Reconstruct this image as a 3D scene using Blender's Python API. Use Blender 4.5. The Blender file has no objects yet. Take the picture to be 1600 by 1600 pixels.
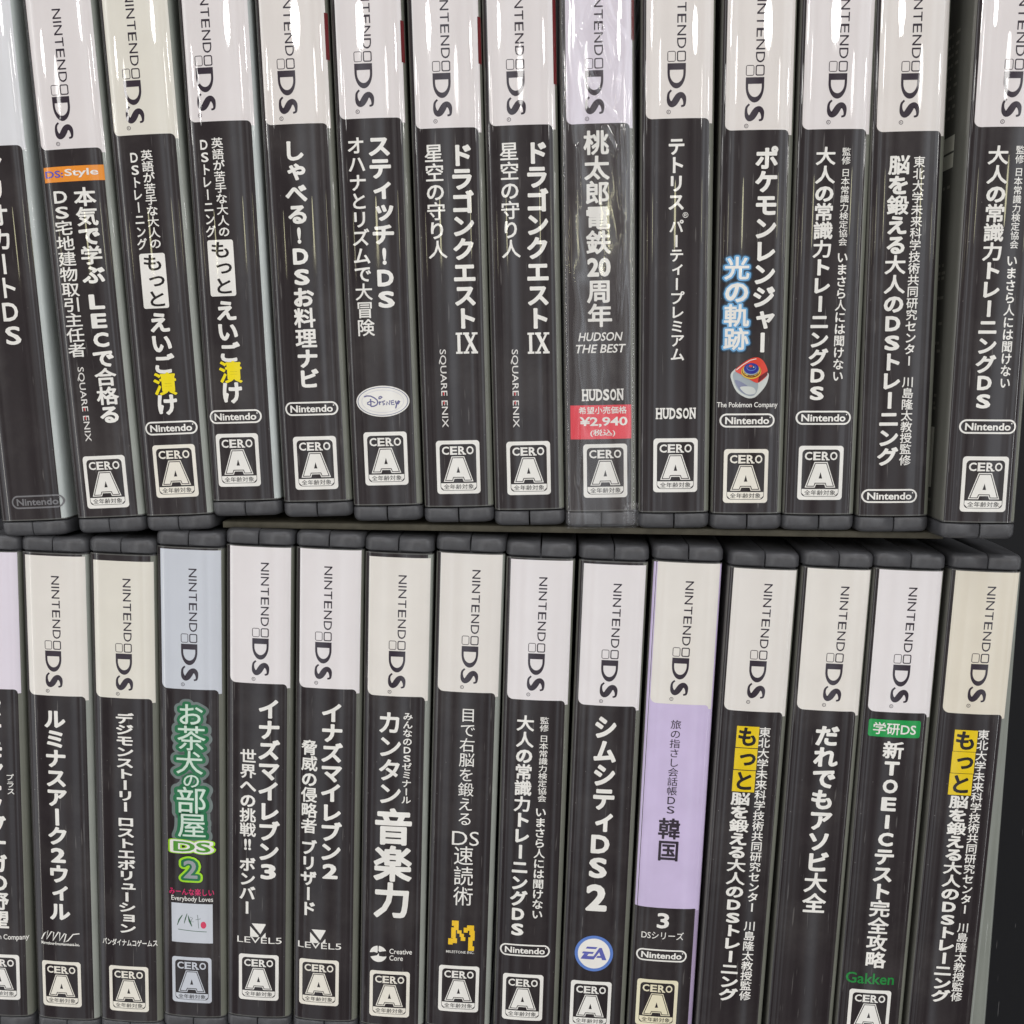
import bpy, bmesh, math, random
import numpy as np
from mathutils import Matrix, Vector
from mathutils.geometry import tessellate_polygon

sc = bpy.context.scene
MM = 0.001
SPINE = 0.125                      # the spines stand 125 mm above the table

# ------------------------------------------------------------------ camera
cam_d = bpy.data.cameras.new('camera')
cam = bpy.data.objects.new('camera', cam_d); sc.collection.objects.link(cam)
cam_d.sensor_width = 36.0; cam_d.lens = 36.0
cam_d.clip_start = 0.01; cam_d.clip_end = 50.0
_r = Matrix([[0.999064, -0.006156, 0.042824], [-0.0, 0.989825, 0.142287], [-0.043264, -0.142154, 0.988899]])
cam.matrix_world = Matrix.Translation((0, 0, SPINE + 0.249)) @ _r.to_4x4()
sc.camera = cam

# ------------------------------------------------------------------ room light
world = bpy.data.worlds.new('World'); sc.world = world; world.use_nodes = True
wn = world.node_tree; wn.nodes.clear()
w_out = wn.nodes.new('ShaderNodeOutputWorld'); w_bg = wn.nodes.new('ShaderNodeBackground')
w_tc = wn.nodes.new('ShaderNodeTexCoord'); w_no = wn.nodes.new('ShaderNodeTexNoise'); w_cr = wn.nodes.new('ShaderNodeValToRGB')
w_no.inputs['Scale'].default_value = 1.9; w_no.inputs['Detail'].default_value = 1.2; w_no.inputs['Roughness'].default_value = 0.45
el = w_cr.color_ramp.elements
el[0].position = 0.36; el[0].color = (0.17, 0.14, 0.13, 1)
el[1].position = 0.64; el[1].color = (1.32, 1.36, 1.42, 1)
e = el.new(0.46); e.color = (0.58, 0.54, 0.52, 1); e = el.new(0.54); e.color = (0.82, 0.83, 0.85, 1)
w_mp = wn.nodes.new('ShaderNodeMapping'); w_mp.inputs['Scale'].default_value = (3.8, 0.6, 1.0)     # aisles and ceiling rails run along y
wn.links.new(w_tc.outputs['Generated'], w_mp.inputs['Vector']); wn.links.new(w_mp.outputs['Vector'], w_no.inputs['Vector'])
wn.links.new(w_no.outputs['Fac'], w_cr.inputs['Fac'])
w_sx = wn.nodes.new('ShaderNodeSeparateXYZ'); w_ma = wn.nodes.new('ShaderNodeMath'); w_ma.operation = 'MULTIPLY_ADD'
w_ma.inputs[1].default_value = 0.75; w_ma.inputs[2].default_value = 0.95                  # the far side of the room is the brighter one
w_vm = wn.nodes.new('ShaderNodeVectorMath'); w_vm.operation = 'SCALE'
wn.links.new(w_tc.outputs['Generated'], w_sx.inputs[0]); wn.links.new(w_sx.outputs['Y'], w_ma.inputs[0])
wn.links.new(w_cr.outputs['Color'], w_vm.inputs[0]); wn.links.new(w_ma.outputs[0], w_vm.inputs['Scale'])
wn.links.new(w_vm.outputs[0], w_bg.inputs['Color'])
wn.links.new(w_bg.outputs['Background'], w_out.inputs['Surface'])
w_bg.inputs['Strength'].default_value = 1.25

def lamp(x, y, z, sx, sy, rad, col):
    l = bpy.data.lights.new('ceiling_lamp', 'AREA'); l.shape = 'ELLIPSE'; l.size = sx; l.size_y = sy
    l.energy = rad * math.pi * sx * sy; l.color = col
    o = bpy.data.objects.new('ceiling_lamp', l); sc.collection.objects.link(o); o.location = (x, y, z + SPINE)
rl = random.Random(11)
for i in range(6):
    lamp(-2.25 + 0.92 * i + rl.uniform(-.12, .12), 0.575 + rl.uniform(-.04, .04), 1.6, 0.115, 0.08, 30.0, (1, .98, .95))
for i in range(6):
    lamp(-1.95 + 0.92 * i + rl.uniform(-.12, .12), 0.49, 1.6, 0.055, 0.11, 13.0, (1, .98, .95))
for i in range(8):
    lamp(-1.8 + 0.52 * i + rl.uniform(-.1, .1), 0.26 + rl.uniform(-.05, .05), 1.6, 0.02, 0.12, 9.0, (1, .95, .60))
lamp(1.75, -0.1, 1.5, 0.05, 2.6, 9.0, (.96, .98, 1))             # shop light runs left and right of the table
lamp(-1.75, -0.1, 1.5, 0.05, 2.6, 7.0, (1, .95, .85))

sc.view_settings.view_transform = 'Standard'; sc.view_settings.look = 'None'
sc.view_settings.exposure = 0.0; sc.view_settings.gamma = 1.0
sc.render.film_transparent = False
sc.cycles.max_bounces = 6; sc.cycles.transparent_max_bounces = 8
sc.cycles.use_denoising = True

# ------------------------------------------------------------------ materials
MATS = {}
def lin(c): return tuple(v / 12.92 if v <= .04045 else ((v + .055) / 1.055) ** 2.4 for v in c)
def new_mat(name):
    m = bpy.data.materials.new(name); m.use_nodes = True; MATS[name] = m
    return m, m.node_tree, m.node_tree.nodes['Principled BSDF']
def printed(name, col, rough=.35, specks=0.0, vary=.06):
    """ink on paper behind a glossy clear sleeve"""
    m, t, b = new_mat(name)
    tc = t.nodes.new('ShaderNodeTexCoord')
    n = t.nodes.new('ShaderNodeTexNoise'); n.inputs['Scale'].default_value = 90; n.inputs['Detail'].default_value = 4
    t.links.new(tc.outputs['Object'], n.inputs['Vector'])
    r = t.nodes.new('ShaderNodeValToRGB')
    r.color_ramp.elements[0].position = .3; r.color_ramp.elements[0].color = (*[c * (1 - vary) for c in col], 1)
    r.color_ramp.elements[1].position = .7; r.color_ramp.elements[1].color = (*[min(1, c * (1 + vary)) for c in col], 1)
    t.links.new(n.outputs['Fac'], r.inputs['Fac'])
    src = r.outputs['Color']
    if specks:                                                     # dust on the sleeve
        v = t.nodes.new('ShaderNodeTexNoise'); v.inputs['Scale'].default_value = 900; v.inputs['Detail'].default_value = 1
        t.links.new(tc.outputs['Object'], v.inputs['Vector'])
        q = t.nodes.new('ShaderNodeValToRGB'); q.color_ramp.elements[0].position = .775; q.color_ramp.elements[1].position = .83
        q.color_ramp.elements[1].color = (specks, specks, specks, 1)
        t.links.new(v.outputs['Fac'], q.inputs['Fac'])
        mx = t.nodes.new('ShaderNodeMix'); mx.data_type = 'RGBA'
        t.links.new(q.outputs['Color'], mx.inputs['Factor']); t.links.new(src, mx.inputs[6]); mx.inputs[7].default_value = (.5, .49, .46, 1)
        src = mx.outputs[2]
    if specks:
        dv = t.nodes.new('ShaderNodeTexNoise'); dv.inputs['Scale'].default_value = 38; dv.inputs['Detail'].default_value = 6; dv.inputs['Roughness'].default_value = .65
        da = t.nodes.new('ShaderNodeVectorMath'); da.operation = 'ADD'; dc = t.nodes.new('ShaderNodeCombineXYZ'); dg_ = t.nodes.new('ShaderNodeAttribute'); dg_.attribute_type = 'OBJECT'; dg_.attribute_name = 'grain'
        t.links.new(dg_.outputs['Fac'], dc.inputs['Z']); t.links.new(tc.outputs['Object'], da.inputs[0]); t.links.new(dc.outputs[0], da.inputs[1]); t.links.new(da.outputs[0], dv.inputs['Vector'])
        dr = t.nodes.new('ShaderNodeMapRange'); dr.inputs['From Min'].default_value = .5; dr.inputs['From Max'].default_value = .8; dr.inputs['To Max'].default_value = .07; t.links.new(dv.outputs['Fac'], dr.inputs['Value'])
        dx = t.nodes.new('ShaderNodeMix'); dx.data_type = 'RGBA'; t.links.new(dr.outputs['Result'], dx.inputs['Factor']); t.links.new(src, dx.inputs[6]); dx.inputs[7].default_value = (.42, .40, .37, 1); src = dx.outputs[2]
        for rot, thr in ((.5, .715), (-.35, .72)):                  # fine scratches
            m2_ = t.nodes.new('ShaderNodeMapping'); m2_.inputs['Rotation'].default_value = (0, 0, rot); m2_.inputs['Scale'].default_value = (1400, 90, 1)
            n2_ = t.nodes.new('ShaderNodeTexNoise'); n2_.inputs['Scale'].default_value = 1; n2_.inputs['Detail'].default_value = 1
            a2_ = t.nodes.new('ShaderNodeVectorMath'); a2_.operation = 'ADD'; c2_ = t.nodes.new('ShaderNodeCombineXYZ'); g2_ = t.nodes.new('ShaderNodeAttribute'); g2_.attribute_type = 'OBJECT'; g2_.attribute_name = 'grain'
            t.links.new(g2_.outputs['Fac'], c2_.inputs['X']); t.links.new(tc.outputs['Object'], a2_.inputs[0]); t.links.new(c2_.outputs[0], a2_.inputs[1])
            t.links.new(a2_.outputs[0], m2_.inputs['Vector']); t.links.new(m2_.outputs['Vector'], n2_.inputs['Vector'])
            r2_ = t.nodes.new('ShaderNodeValToRGB'); r2_.color_ramp.elements[0].position = thr; r2_.color_ramp.elements[1].position = thr + .06; r2_.color_ramp.elements[1].color = (.16, .16, .16, 1)
            t.links.new(n2_.outputs['Fac'], r2_.inputs['Fac'])
            x2_ = t.nodes.new('ShaderNodeMix'); x2_.data_type = 'RGBA'; t.links.new(r2_.outputs['Color'], x2_.inputs['Factor']); t.links.new(src, x2_.inputs[6]); x2_.inputs[7].default_value = (.4, .39, .37, 1)
            src = x2_.outputs[2]
    t.links.new(src, b.inputs['Base Color'])
    b.inputs['Roughness'].default_value = rough; b.inputs['Specular IOR Level'].default_value = .1
    b.inputs['Coat Weight'].default_value = 1.0; b.inputs['Coat IOR'].default_value = 1.5
    mp = t.nodes.new('ShaderNodeMapping'); mp.inputs['Scale'].default_value = (55, 9, 10)
    oi = t.nodes.new('ShaderNodeObjectInfo'); ad = t.nodes.new('ShaderNodeVectorMath'); ad.operation = 'ADD'
    t.links.new(tc.outputs['Object'], mp.inputs['Vector'])
    cv = t.nodes.new('ShaderNodeCombineXYZ'); mu = t.nodes.new('ShaderNodeMath'); mu.operation = 'MULTIPLY'; mu.inputs[1].default_value = 60
    at = t.nodes.new('ShaderNodeAttribute'); at.attribute_type = 'OBJECT'; at.attribute_name = 'grain'
    t.links.new(at.outputs['Fac'], mu.inputs[0]); t.links.new(mu.outputs[0], cv.inputs['Z'])
    t.links.new(mp.outputs['Vector'], ad.inputs[0]); t.links.new(cv.outputs['Vector'], ad.inputs[1])
    w = t.nodes.new('ShaderNodeTexNoise'); w.inputs['Scale'].default_value = 1.0; w.inputs['Detail'].default_value = 0.6
    t.links.new(ad.outputs['Vector'], w.inputs['Vector'])
    bp = t.nodes.new('ShaderNodeBump'); bp.inputs['Strength'].default_value = 1.0; bp.inputs['Distance'].default_value = .000012
    t.links.new(w.outputs['Fac'], bp.inputs['Height']); t.links.new(bp.outputs['Normal'], b.inputs['Coat Normal'])
    sm = t.nodes.new('ShaderNodeTexNoise'); sm.inputs['Scale'].default_value = 45; sm.inputs['Detail'].default_value = 5
    t.links.new(tc.outputs['Object'], sm.inputs['Vector'])
    mr = t.nodes.new('ShaderNodeMapRange'); mr.inputs['From Min'].default_value = .48; mr.inputs['From Max'].default_value = .72
    mr.inputs['To Min'].default_value = .012; mr.inputs['To Max'].default_value = .09
    t.links.new(sm.outputs['Fac'], mr.inputs['Value']); t.links.new(mr.outputs['Result'], b.inputs['Coat Roughness'])
    return m
def P(name, rgb, k=1.0, **kw): return printed(name, tuple(c * k for c in lin(rgb)), **kw)

printed('black_print', (.0175, .0135, .0158), specks=.5, vary=.15)
printed('black', (.012, .011, .012)); printed('dark', (.03, .022, .035))
P('white', (.92, .915, .89)); P('faint', (.45, .45, .46)); P('violet', (.36, .34, .72)); P('orange', (.93, .58, .20)); P('sq', (.88, .87, .85)); P('sq_red', (.75, .12, .16))
P('yellow', (.95, .87, .08)); P('yellow2', (.90, .78, .06)); P('red', (.90, .24, .30)); P('glow0', (.09, .13, .17)); P('glow1', (.17, .29, .39)); P('glow2', (.42, .66, .84))
P('tea_grey', (.42, .47, .46)); P('tea_green', (.06, .42, .25)); P('mint', (.80, .88, .82)); P('lime', (.62, .85, .12)); P('grass', (.30, .58, .16)); P('tea_grey2', (.58, .60, .62)); P('pink', (.85, .18, .42))
P('green', (.09, .60, .29)); P('green2', (.10, .50, .22)); P('lilac', (.80, .745, .875))
P('cap_white', (.885, .865, .86), vary=.02); P('cap_white2', (.90, .885, .885), vary=.02); P('cap_warm', (.885, .865, .845), vary=.02); P('cap_warm2', (.89, .875, .85), vary=.02)
P('cap_cream', (.885, .872, .825), vary=.03); P('cap_cream2', (.895, .88, .85), vary=.03); P('cap_cool', (.87, .875, .885), vary=.02); P('cap_lilac', (.885, .86, .90), vary=.02)
P('cap_blue', (.79, .81, .84), vary=.02); P('cap_beige', (.875, .85, .785), vary=.03)
P('badge_cream', (.92, .905, .855)); P('badge_yellow', (.90, .875, .76)); P('badge_cool', (.78, .80, .83))
P('silver_print', (.80, .80, .85)); P('silver_dark', (.50, .52, .62)); P('ink_blue', (.38, .38, .56)); P('ea_rim', (.36, .50, .78)); P('ea_blue', (.36, .38, .68)); P('gadget_red', (.86, .27, .20)); P('gadget_blue', (.16, .18, .55)); P('gadget_gold', (.86, .72, .25)); P('gadget_grey', (.62, .66, .68)); P('gadget_light', (.80, .82, .80)); P('pixel_yellow', (.93, .76, .15)); P('leaf_green', (.18, .35, .24)); P('berry', (.82, .22, .36))
P('wrap_white', (.74, .77, .76)); P('wrap_grey', (.58, .60, .57)); P('sleeve_end', (.33, .33, .32)); P('wrap_side', (.50, .52, .49)); P('wrap_dark', (.43, .44, .40)); P('corner_red', (.42, .07, .10)); P('wrap_lilac', (.66, .60, .72)); P('side_dark', (.40, .40, .375)); P('patch', (.90, .90, .84)); P('patch_dim', (.60, .60, .55))

def plastic(name, col, rough, bump=.00008, scale=900, spec=.5):
    m, t, b = new_mat(name)
    tc = t.nodes.new('ShaderNodeTexCoord'); n = t.nodes.new('ShaderNodeTexNoise'); n.inputs['Scale'].default_value = scale; n.inputs['Detail'].default_value = 4
    t.links.new(tc.outputs['Object'], n.inputs['Vector'])
    bp = t.nodes.new('ShaderNodeBump'); bp.inputs['Distance'].default_value = bump; bp.inputs['Strength'].default_value = .6
    t.links.new(n.outputs['Fac'], bp.inputs['Height']); t.links.new(bp.outputs['Normal'], b.inputs['Normal'])
    n2 = t.nodes.new('ShaderNodeTexNoise'); n2.inputs['Scale'].default_value = 130; n2.inputs['Detail'].default_value = 5
    t.links.new(tc.outputs['Object'], n2.inputs['Vector'])
    r = t.nodes.new('ShaderNodeValToRGB'); r.color_ramp.elements[0].position = .35; r.color_ramp.elements[1].position = .75
    r.color_ramp.elements[0].color = (*[c * .85 for c in col], 1); r.color_ramp.elements[1].color = (*[c * 1.3 for c in col], 1)
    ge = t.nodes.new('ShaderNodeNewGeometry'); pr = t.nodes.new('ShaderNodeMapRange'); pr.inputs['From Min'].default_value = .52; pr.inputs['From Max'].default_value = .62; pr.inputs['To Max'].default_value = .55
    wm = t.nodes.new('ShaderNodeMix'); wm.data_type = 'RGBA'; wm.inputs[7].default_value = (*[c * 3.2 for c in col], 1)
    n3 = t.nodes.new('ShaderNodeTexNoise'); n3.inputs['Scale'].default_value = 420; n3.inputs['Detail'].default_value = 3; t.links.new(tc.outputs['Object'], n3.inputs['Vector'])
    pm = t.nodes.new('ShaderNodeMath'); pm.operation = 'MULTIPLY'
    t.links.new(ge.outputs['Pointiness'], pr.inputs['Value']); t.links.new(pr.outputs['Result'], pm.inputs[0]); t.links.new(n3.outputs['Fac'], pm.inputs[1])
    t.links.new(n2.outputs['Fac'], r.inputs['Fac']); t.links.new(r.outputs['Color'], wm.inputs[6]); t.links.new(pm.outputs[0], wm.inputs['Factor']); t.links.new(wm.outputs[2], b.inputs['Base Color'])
    b.inputs['Roughness'].default_value = rough; b.inputs['Specular IOR Level'].default_value = spec
    return m
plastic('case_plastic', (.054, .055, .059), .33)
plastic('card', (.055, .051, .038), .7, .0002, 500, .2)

def table_mat():
    m, t, b = new_mat('black_table')
    tc = t.nodes.new('ShaderNodeTexCoord')
    def scratches(rot, sc_, lo):
        mp = t.nodes.new('ShaderNodeMapping'); mp.inputs['Rotation'].default_value = (0, 0, rot); mp.inputs['Scale'].default_value = sc_
        n = t.nodes.new('ShaderNodeTexNoise'); n.inputs['Scale'].default_value = 1; n.inputs['Detail'].default_value = 3; n.inputs['Distortion'].default_value = .3
        r = t.nodes.new('ShaderNodeValToRGB'); r.color_ramp.elements[0].position = lo; r.color_ramp.elements[1].position = lo + .06
        t.links.new(tc.outputs['Object'], mp.inputs['Vector']); t.links.new(mp.outputs['Vector'], n.inputs['Vector']); t.links.new(n.outputs['Fac'], r.inputs['Fac'])
        return r.outputs['Color']
    a = scratches(.7, (900, 30, 1), .735); c = scratches(-1.0, (800, 40, 1), .735)
    ad = t.nodes.new('ShaderNodeMix'); ad.data_type = 'RGBA'; ad.blend_type = 'ADD'; ad.inputs[0].default_value = 1
    t.links.new(a, ad.inputs[6]); t.links.new(c, ad.inputs[7])
    mx = t.nodes.new('ShaderNodeMix'); mx.data_type = 'RGBA'; mx.inputs[6].default_value = (.008, .0085, .010, 1); mx.inputs[7].default_value = (.25, .25, .25, 1)
    t.links.new(ad.outputs[2], mx.inputs['Factor']); t.links.new(mx.outputs[2], b.inputs['Base Color'])
    b.inputs['Roughness'].default_value = .45; b.inputs['Specular IOR Level'].default_value = .18
table_mat()

def film_mat():
    m = bpy.data.materials.new('wrap_film'); m.use_nodes = True; MATS['wrap_film'] = m; t = m.node_tree; t.nodes.clear()
    o = t.nodes.new('ShaderNodeOutputMaterial'); tr = t.nodes.new('ShaderNodeBsdfTransparent'); gl = t.nodes.new('ShaderNodeBsdfGlossy'); df = t.nodes.new('ShaderNodeBsdfDiffuse')
    gl.inputs['Roughness'].default_value = .07; df.inputs['Color'].default_value = (.8, .8, .84, 1)
    m1 = t.nodes.new('ShaderNodeMixShader'); m1.inputs[0].default_value = .075; m2 = t.nodes.new('ShaderNodeMixShader'); m2.inputs[0].default_value = .014
    t.links.new(tr.outputs[0], m1.inputs[1]); t.links.new(gl.outputs[0], m1.inputs[2])
    t.links.new(m1.outputs[0], m2.inputs[1]); t.links.new(df.outputs[0], m2.inputs[2]); t.links.new(m2.outputs[0], o.inputs['Surface'])
    tc = t.nodes.new('ShaderNodeTexCoord'); mp = t.nodes.new('ShaderNodeMapping'); mp.inputs['Rotation'].default_value = (0, 0, .5); mp.inputs['Scale'].default_value = (70, 12, 20)
    n = t.nodes.new('ShaderNodeTexNoise'); n.inputs['Scale'].default_value = 1; n.inputs['Detail'].default_value = 1; n.inputs['Distortion'].default_value = .6
    bp = t.nodes.new('ShaderNodeBump'); bp.inputs['Distance'].default_value = .0006; bp.inputs['Strength'].default_value = 1
    t.links.new(tc.outputs['Object'], mp.inputs['Vector']); t.links.new(mp.outputs['Vector'], n.inputs['Vector']); t.links.new(n.outputs['Fac'], bp.inputs['Height'])
    t.links.new(bp.outputs['Normal'], gl.inputs['Normal'])
film_mat()

# ------------------------------------------------------------------ mesh helpers (case space in millimetres: x across, y along the spine, z out of it)
def build(name, verts, faces, mats, parent=None, fm=None, smooth=False):
    me = bpy.data.meshes.new(name)
    me.from_pydata([(x * MM, y * MM, z * MM) for x, y, z in verts], [], faces)
    for m in mats: me.materials.append(MATS[m])
    if fm: me.polygons.foreach_set('material_index', fm)
    if smooth: me.polygons.foreach_set('use_smooth', [True] * len(me.polygons))
    me.update()
    o = bpy.data.objects.new(name, me); sc.collection.objects.link(o)
    if parent: o.parent = parent
    return o

CW = 8.6                           # half width of the printed sheet
HL = 68.1                          # half length of a case
RIM = 3.7
def crown(x):                      # height of the rounded spine at x
    q = min(1.0, abs(x) / CW)
    return -x * x / 170.0 - 2.6 * (1 - (1 - q ** 4.6) ** (1 / 4.6))

class Ink:
    """flat prints of one part, laid on the rounded spine"""
    def __init__(s): s.v = []; s.f = []; s.m = []; s.mats = []
    def mi(s, col):
        if col not in s.mats: s.mats.append(col)
        return s.mats.index(col)
    def add(s, pts, faces, col, lay):
        b = len(s.v); k = s.mi(col); h = .03 + .022 * lay
        s.v += [(x, y, h) for x, y in pts]
        s.f += [tuple(i + b for i in f) for f in faces]; s.m += [k] * len(faces)
    def poly(s, loops, col, lay):
        pts = [p for l in loops for p in l]
        tris = tessellate_polygon([[Vector((x, y, 0)) for x, y in l] for l in loops])
        fs = []
        for a, b, c in tris:
            (x0, y0), (x1, y1), (x2, y2) = pts[a], pts[b], pts[c]
            fs.append((a, b, c) if (x1 - x0) * (y2 - y0) - (x2 - x0) * (y1 - y0) > 0 else (a, c, b))
        s.add(pts, fs, col, lay)
    def grid(s, x0, x1, lo, hi, col, lay, n=26):
        xs = [x0 + (x1 - x0) * i / n for i in range(n + 1)]
        pts = [(x, lo(x)) for x in xs] + [(x, hi(x)) for x in xs]
        s.add(pts, [(i, i + 1, n + 2 + i, n + 1 + i) for i in range(n)], col, lay)
    def stroke(s, pts, w, col, lay):
        n = len(pts); ws = w if isinstance(w, (list, tuple)) else [w] * n
        L = []; Rr = []
        for i, (x, y) in enumerate(pts):
            a = pts[max(0, i - 1)]; b = pts[min(n - 1, i + 1)]; dx, dy = b[0] - a[0], b[1] - a[1]; d = math.hypot(dx, dy) or 1
            nx, ny = -dy / d * ws[i] / 2, dx / d * ws[i] / 2
            L.append((x + nx, y + ny)); Rr.append((x - nx, y - ny))
        s.add(Rr + L, [(i, i + 1, n + i + 1, n + i) for i in range(n - 1)], col, lay)

    def emit(s, name, parent):
        """cut into narrow bands across the spine, then bend onto it"""
        bm = bmesh.new(); vs = [bm.verts.new(v) for v in s.v]
        for f, m in zip(s.f, s.m):
            try: bm.faces.new([vs[i] for i in f]).material_index = m
            except ValueError: pass
        for i in range(-10, 11):
            x = i * .8 + .013
            fs = [f for f in bm.faces if min(v.co.x for v in f.verts) < x < max(v.co.x for v in f.verts)]
            if fs: bmesh.ops.bisect_plane(bm, geom=list({g for f in fs for g in (*f.verts, *f.edges, f)}), dist=1e-5, plane_co=(x, 0, 0), plane_no=(1, 0, 0))
        for v in bm.verts: v.co.z += crown(v.co.x)
        bmesh.ops.scale(bm, vec=(MM, MM, MM), verts=bm.verts)
        me = bpy.data.meshes.new(name); bm.to_mesh(me); bm.free()
        for m in s.mats: me.materials.append(MATS[m])
        me.polygons.foreach_set('use_smooth', [True] * len(me.polygons))
        o = bpy.data.objects.new(name, me); sc.collection.objects.link(o); o.parent = parent
        return o

_gc = {}
def thicken(verts, faces, e):
    """outline of a glyph grown by e (em), from its distance field"""
    V = np.array(verts); cnt = {}
    for f in faces:
        for a, b in zip(f, f[1:] + f[:1]): cnt[(min(a, b), max(a, b))] = cnt.get((min(a, b), max(a, b)), 0) + 1
    seg = np.array([k for k, c in cnt.items() if c == 1])
    A = V[seg[:, 0]]; B = V[seg[:, 1]]; E = B - A; L2 = np.maximum((E ** 2).sum(1), 1e-12)
    st = 1 / 64 if e < .05 else 1 / 40
    pad = e + 2 * st; lo = V.min(0) - pad; hi = V.max(0) + pad
    nx = int((hi[0] - lo[0]) / st) + 2; ny = int((hi[1] - lo[1]) / st) + 2
    X, Y = np.meshgrid(lo[0] + np.arange(nx) * st + 1e-5, lo[1] + np.arange(ny) * st + 1.3e-5)
    Pp = np.stack([X.ravel(), Y.ravel()], 1); D = np.full(len(Pp), 9.0); ins = np.zeros(len(Pp), bool)
    for a, ee, l2 in zip(A, E, L2):
        d = Pp - a; t = np.clip((d @ ee) / l2, 0, 1); D = np.minimum(D, ((d - t[:, None] * ee) ** 2).sum(1))
        if abs(ee[1]) > 1e-9:
            c = ((a[1] > Pp[:, 1]) != (a[1] + ee[1] > Pp[:, 1])) & (Pp[:, 0] < a[0] + ee[0] * (Pp[:, 1] - a[1]) / ee[1]); ins ^= c
    F = (e - np.where(ins, -1, 1) * np.sqrt(D)).reshape(ny, nx)          # > 0 inside the grown glyph
    nxt = {}
    def pt(i, j, k):                                                      # crossing on a grid edge, k = 0 along x, 1 along y
        a = F[j, i]; b = F[j, i + 1] if k == 0 else F[j + 1, i]; t = a / (a - b)
        return (lo[0] + (i + (t if k == 0 else 0)) * st, lo[1] + (j + (t if k == 1 else 0)) * st)
    S = F > 0
    cells = np.argwhere((S[:-1, :-1].astype(int) + S[1:, :-1] + S[:-1, 1:] + S[1:, 1:]) % 4 != 0)
    for j, i in cells:
        s0, s1, s2, s3 = S[j, i], S[j, i + 1], S[j + 1, i + 1], S[j + 1, i]
        e0, e1, e2, e3 = (i, j, 0), (i + 1, j, 1), (i, j + 1, 0), (i, j, 1)
        cr = [(s0, s1, e0), (s1, s2, e1), (s2, s3, e2), (s3, s0, e3)]
        outs = [q for q in cr if q[0] and not q[1]]; ins_ = [q for q in cr if not q[0] and q[1]]
        if len(outs) == 1: nxt[outs[0][2]] = ins_[0][2]
        else:
            for q in outs:                                                # two corners: keep them apart
                k = cr.index(q); nxt[q[2]] = cr[(k - 1) % 4][2]
    loops = []
    while nxt:
        k0, k = nxt.popitem(); lp = [k0]
        while k != k0 and k in nxt: lp.append(k); k = nxt.pop(k)
        if len(lp) > 4: loops.append([pt(*q) for q in lp])
    tol = .0035
    def simp(p):
        keep = [0, len(p) // 2]; stack = [(0, len(p) // 2), (len(p) // 2, len(p))]; P2 = np.array(p + [p[0]])
        while stack:
            a, b = stack.pop()
            if b - a < 2: continue
            d = P2[b] - P2[a]; q = P2[a + 1:b] - P2[a]; n = math.hypot(*d) or 1e-9
            h = np.abs(d[0] * q[:, 1] - d[1] * q[:, 0]) / n; m = int(h.argmax())
            if h[m] > tol: keep.append(a + 1 + m); stack += [(a, a + 1 + m), (a + 1 + m, b)]
        return [p[i] for i in sorted(set(keep))]
    loops = [l for l in (simp(l) for l in loops) if len(l) > 2]
    area = lambda l: sum(a[0] * b[1] - b[0] * a[1] for a, b in zip(l, l[1:] + l[:1])) / 2
    def within(p, l):
        c = False
        for (x0, y0), (x1, y1) in zip(l, l[1:] + l[:1]):
            if (y0 > p[1]) != (y1 > p[1]) and p[0] < x0 + (x1 - x0) * (p[1] - y0) / (y1 - y0): c = not c
        return c
    ar = [area(l) for l in loops]; sg = 1 if max(ar, key=abs) > 0 else -1
    outer = [i for i in range(len(loops)) if ar[i] * sg > 0]; isl = {i: [loops[i]] for i in outer}
    for i in range(len(loops)):
        if i in isl: continue
        hosts = [o for o in outer if within(loops[i][0], loops[o])]
        if hosts: isl[min(hosts, key=lambda o: abs(ar[o]))].append(loops[i])
    pts = []; fs = []
    for group in isl.values():
        base = len(pts); pts += [p for l in group for p in l]
        for t3 in tessellate_polygon([[Vector((x, y, 0)) for x, y in l] for l in group]):
            a, b, c = [base + t for t in t3]
            (x0, y0), (x1, y1), (x2, y2) = pts[a], pts[b], pts[c]; z = (x1 - x0) * (y2 - y0) - (x2 - x0) * (y1 - y0)
            if abs(z) > 1e-10: fs.append((a, b, c) if z > 0 else (a, c, b))
    return pts, fs

def glyph(text, off=0.0, shear=0.0):
    key = (text, off, shear)
    if key not in _gc and off > 0 and (len(text) < 3 or any(ord(q) > 0x2000 for q in text)):
        _gc[key] = thicken(*glyph(text, 0.0, shear), off)
    if key not in _gc:
        c = bpy.data.curves.new('glyph', 'FONT'); c.body = text; c.size = 1; c.offset = off; c.resolution_u = 3; c.fill_mode = 'FRONT'; c.shear = shear
        o = bpy.data.objects.new('glyph', c); sc.collection.objects.link(o)
        dg = bpy.context.evaluated_depsgraph_get(); ev = o.evaluated_get(dg); m = ev.to_mesh()
        _gc[key] = ([(v.co.x, v.co.y) for v in m.vertices], [tuple(p.vertices) for p in m.polygons])
        ev.to_mesh_clear(); bpy.data.objects.remove(o); bpy.data.curves.remove(c)
    return _gc[key]
def bbox(pts):
    xs = [p[0] for p in pts]; ys = [p[1] for p in pts]
    return min(xs), max(xs), min(ys), max(ys)
BOLD = .0175
SMALL = 'ッィャュョャゃっゥァェォ'
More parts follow.
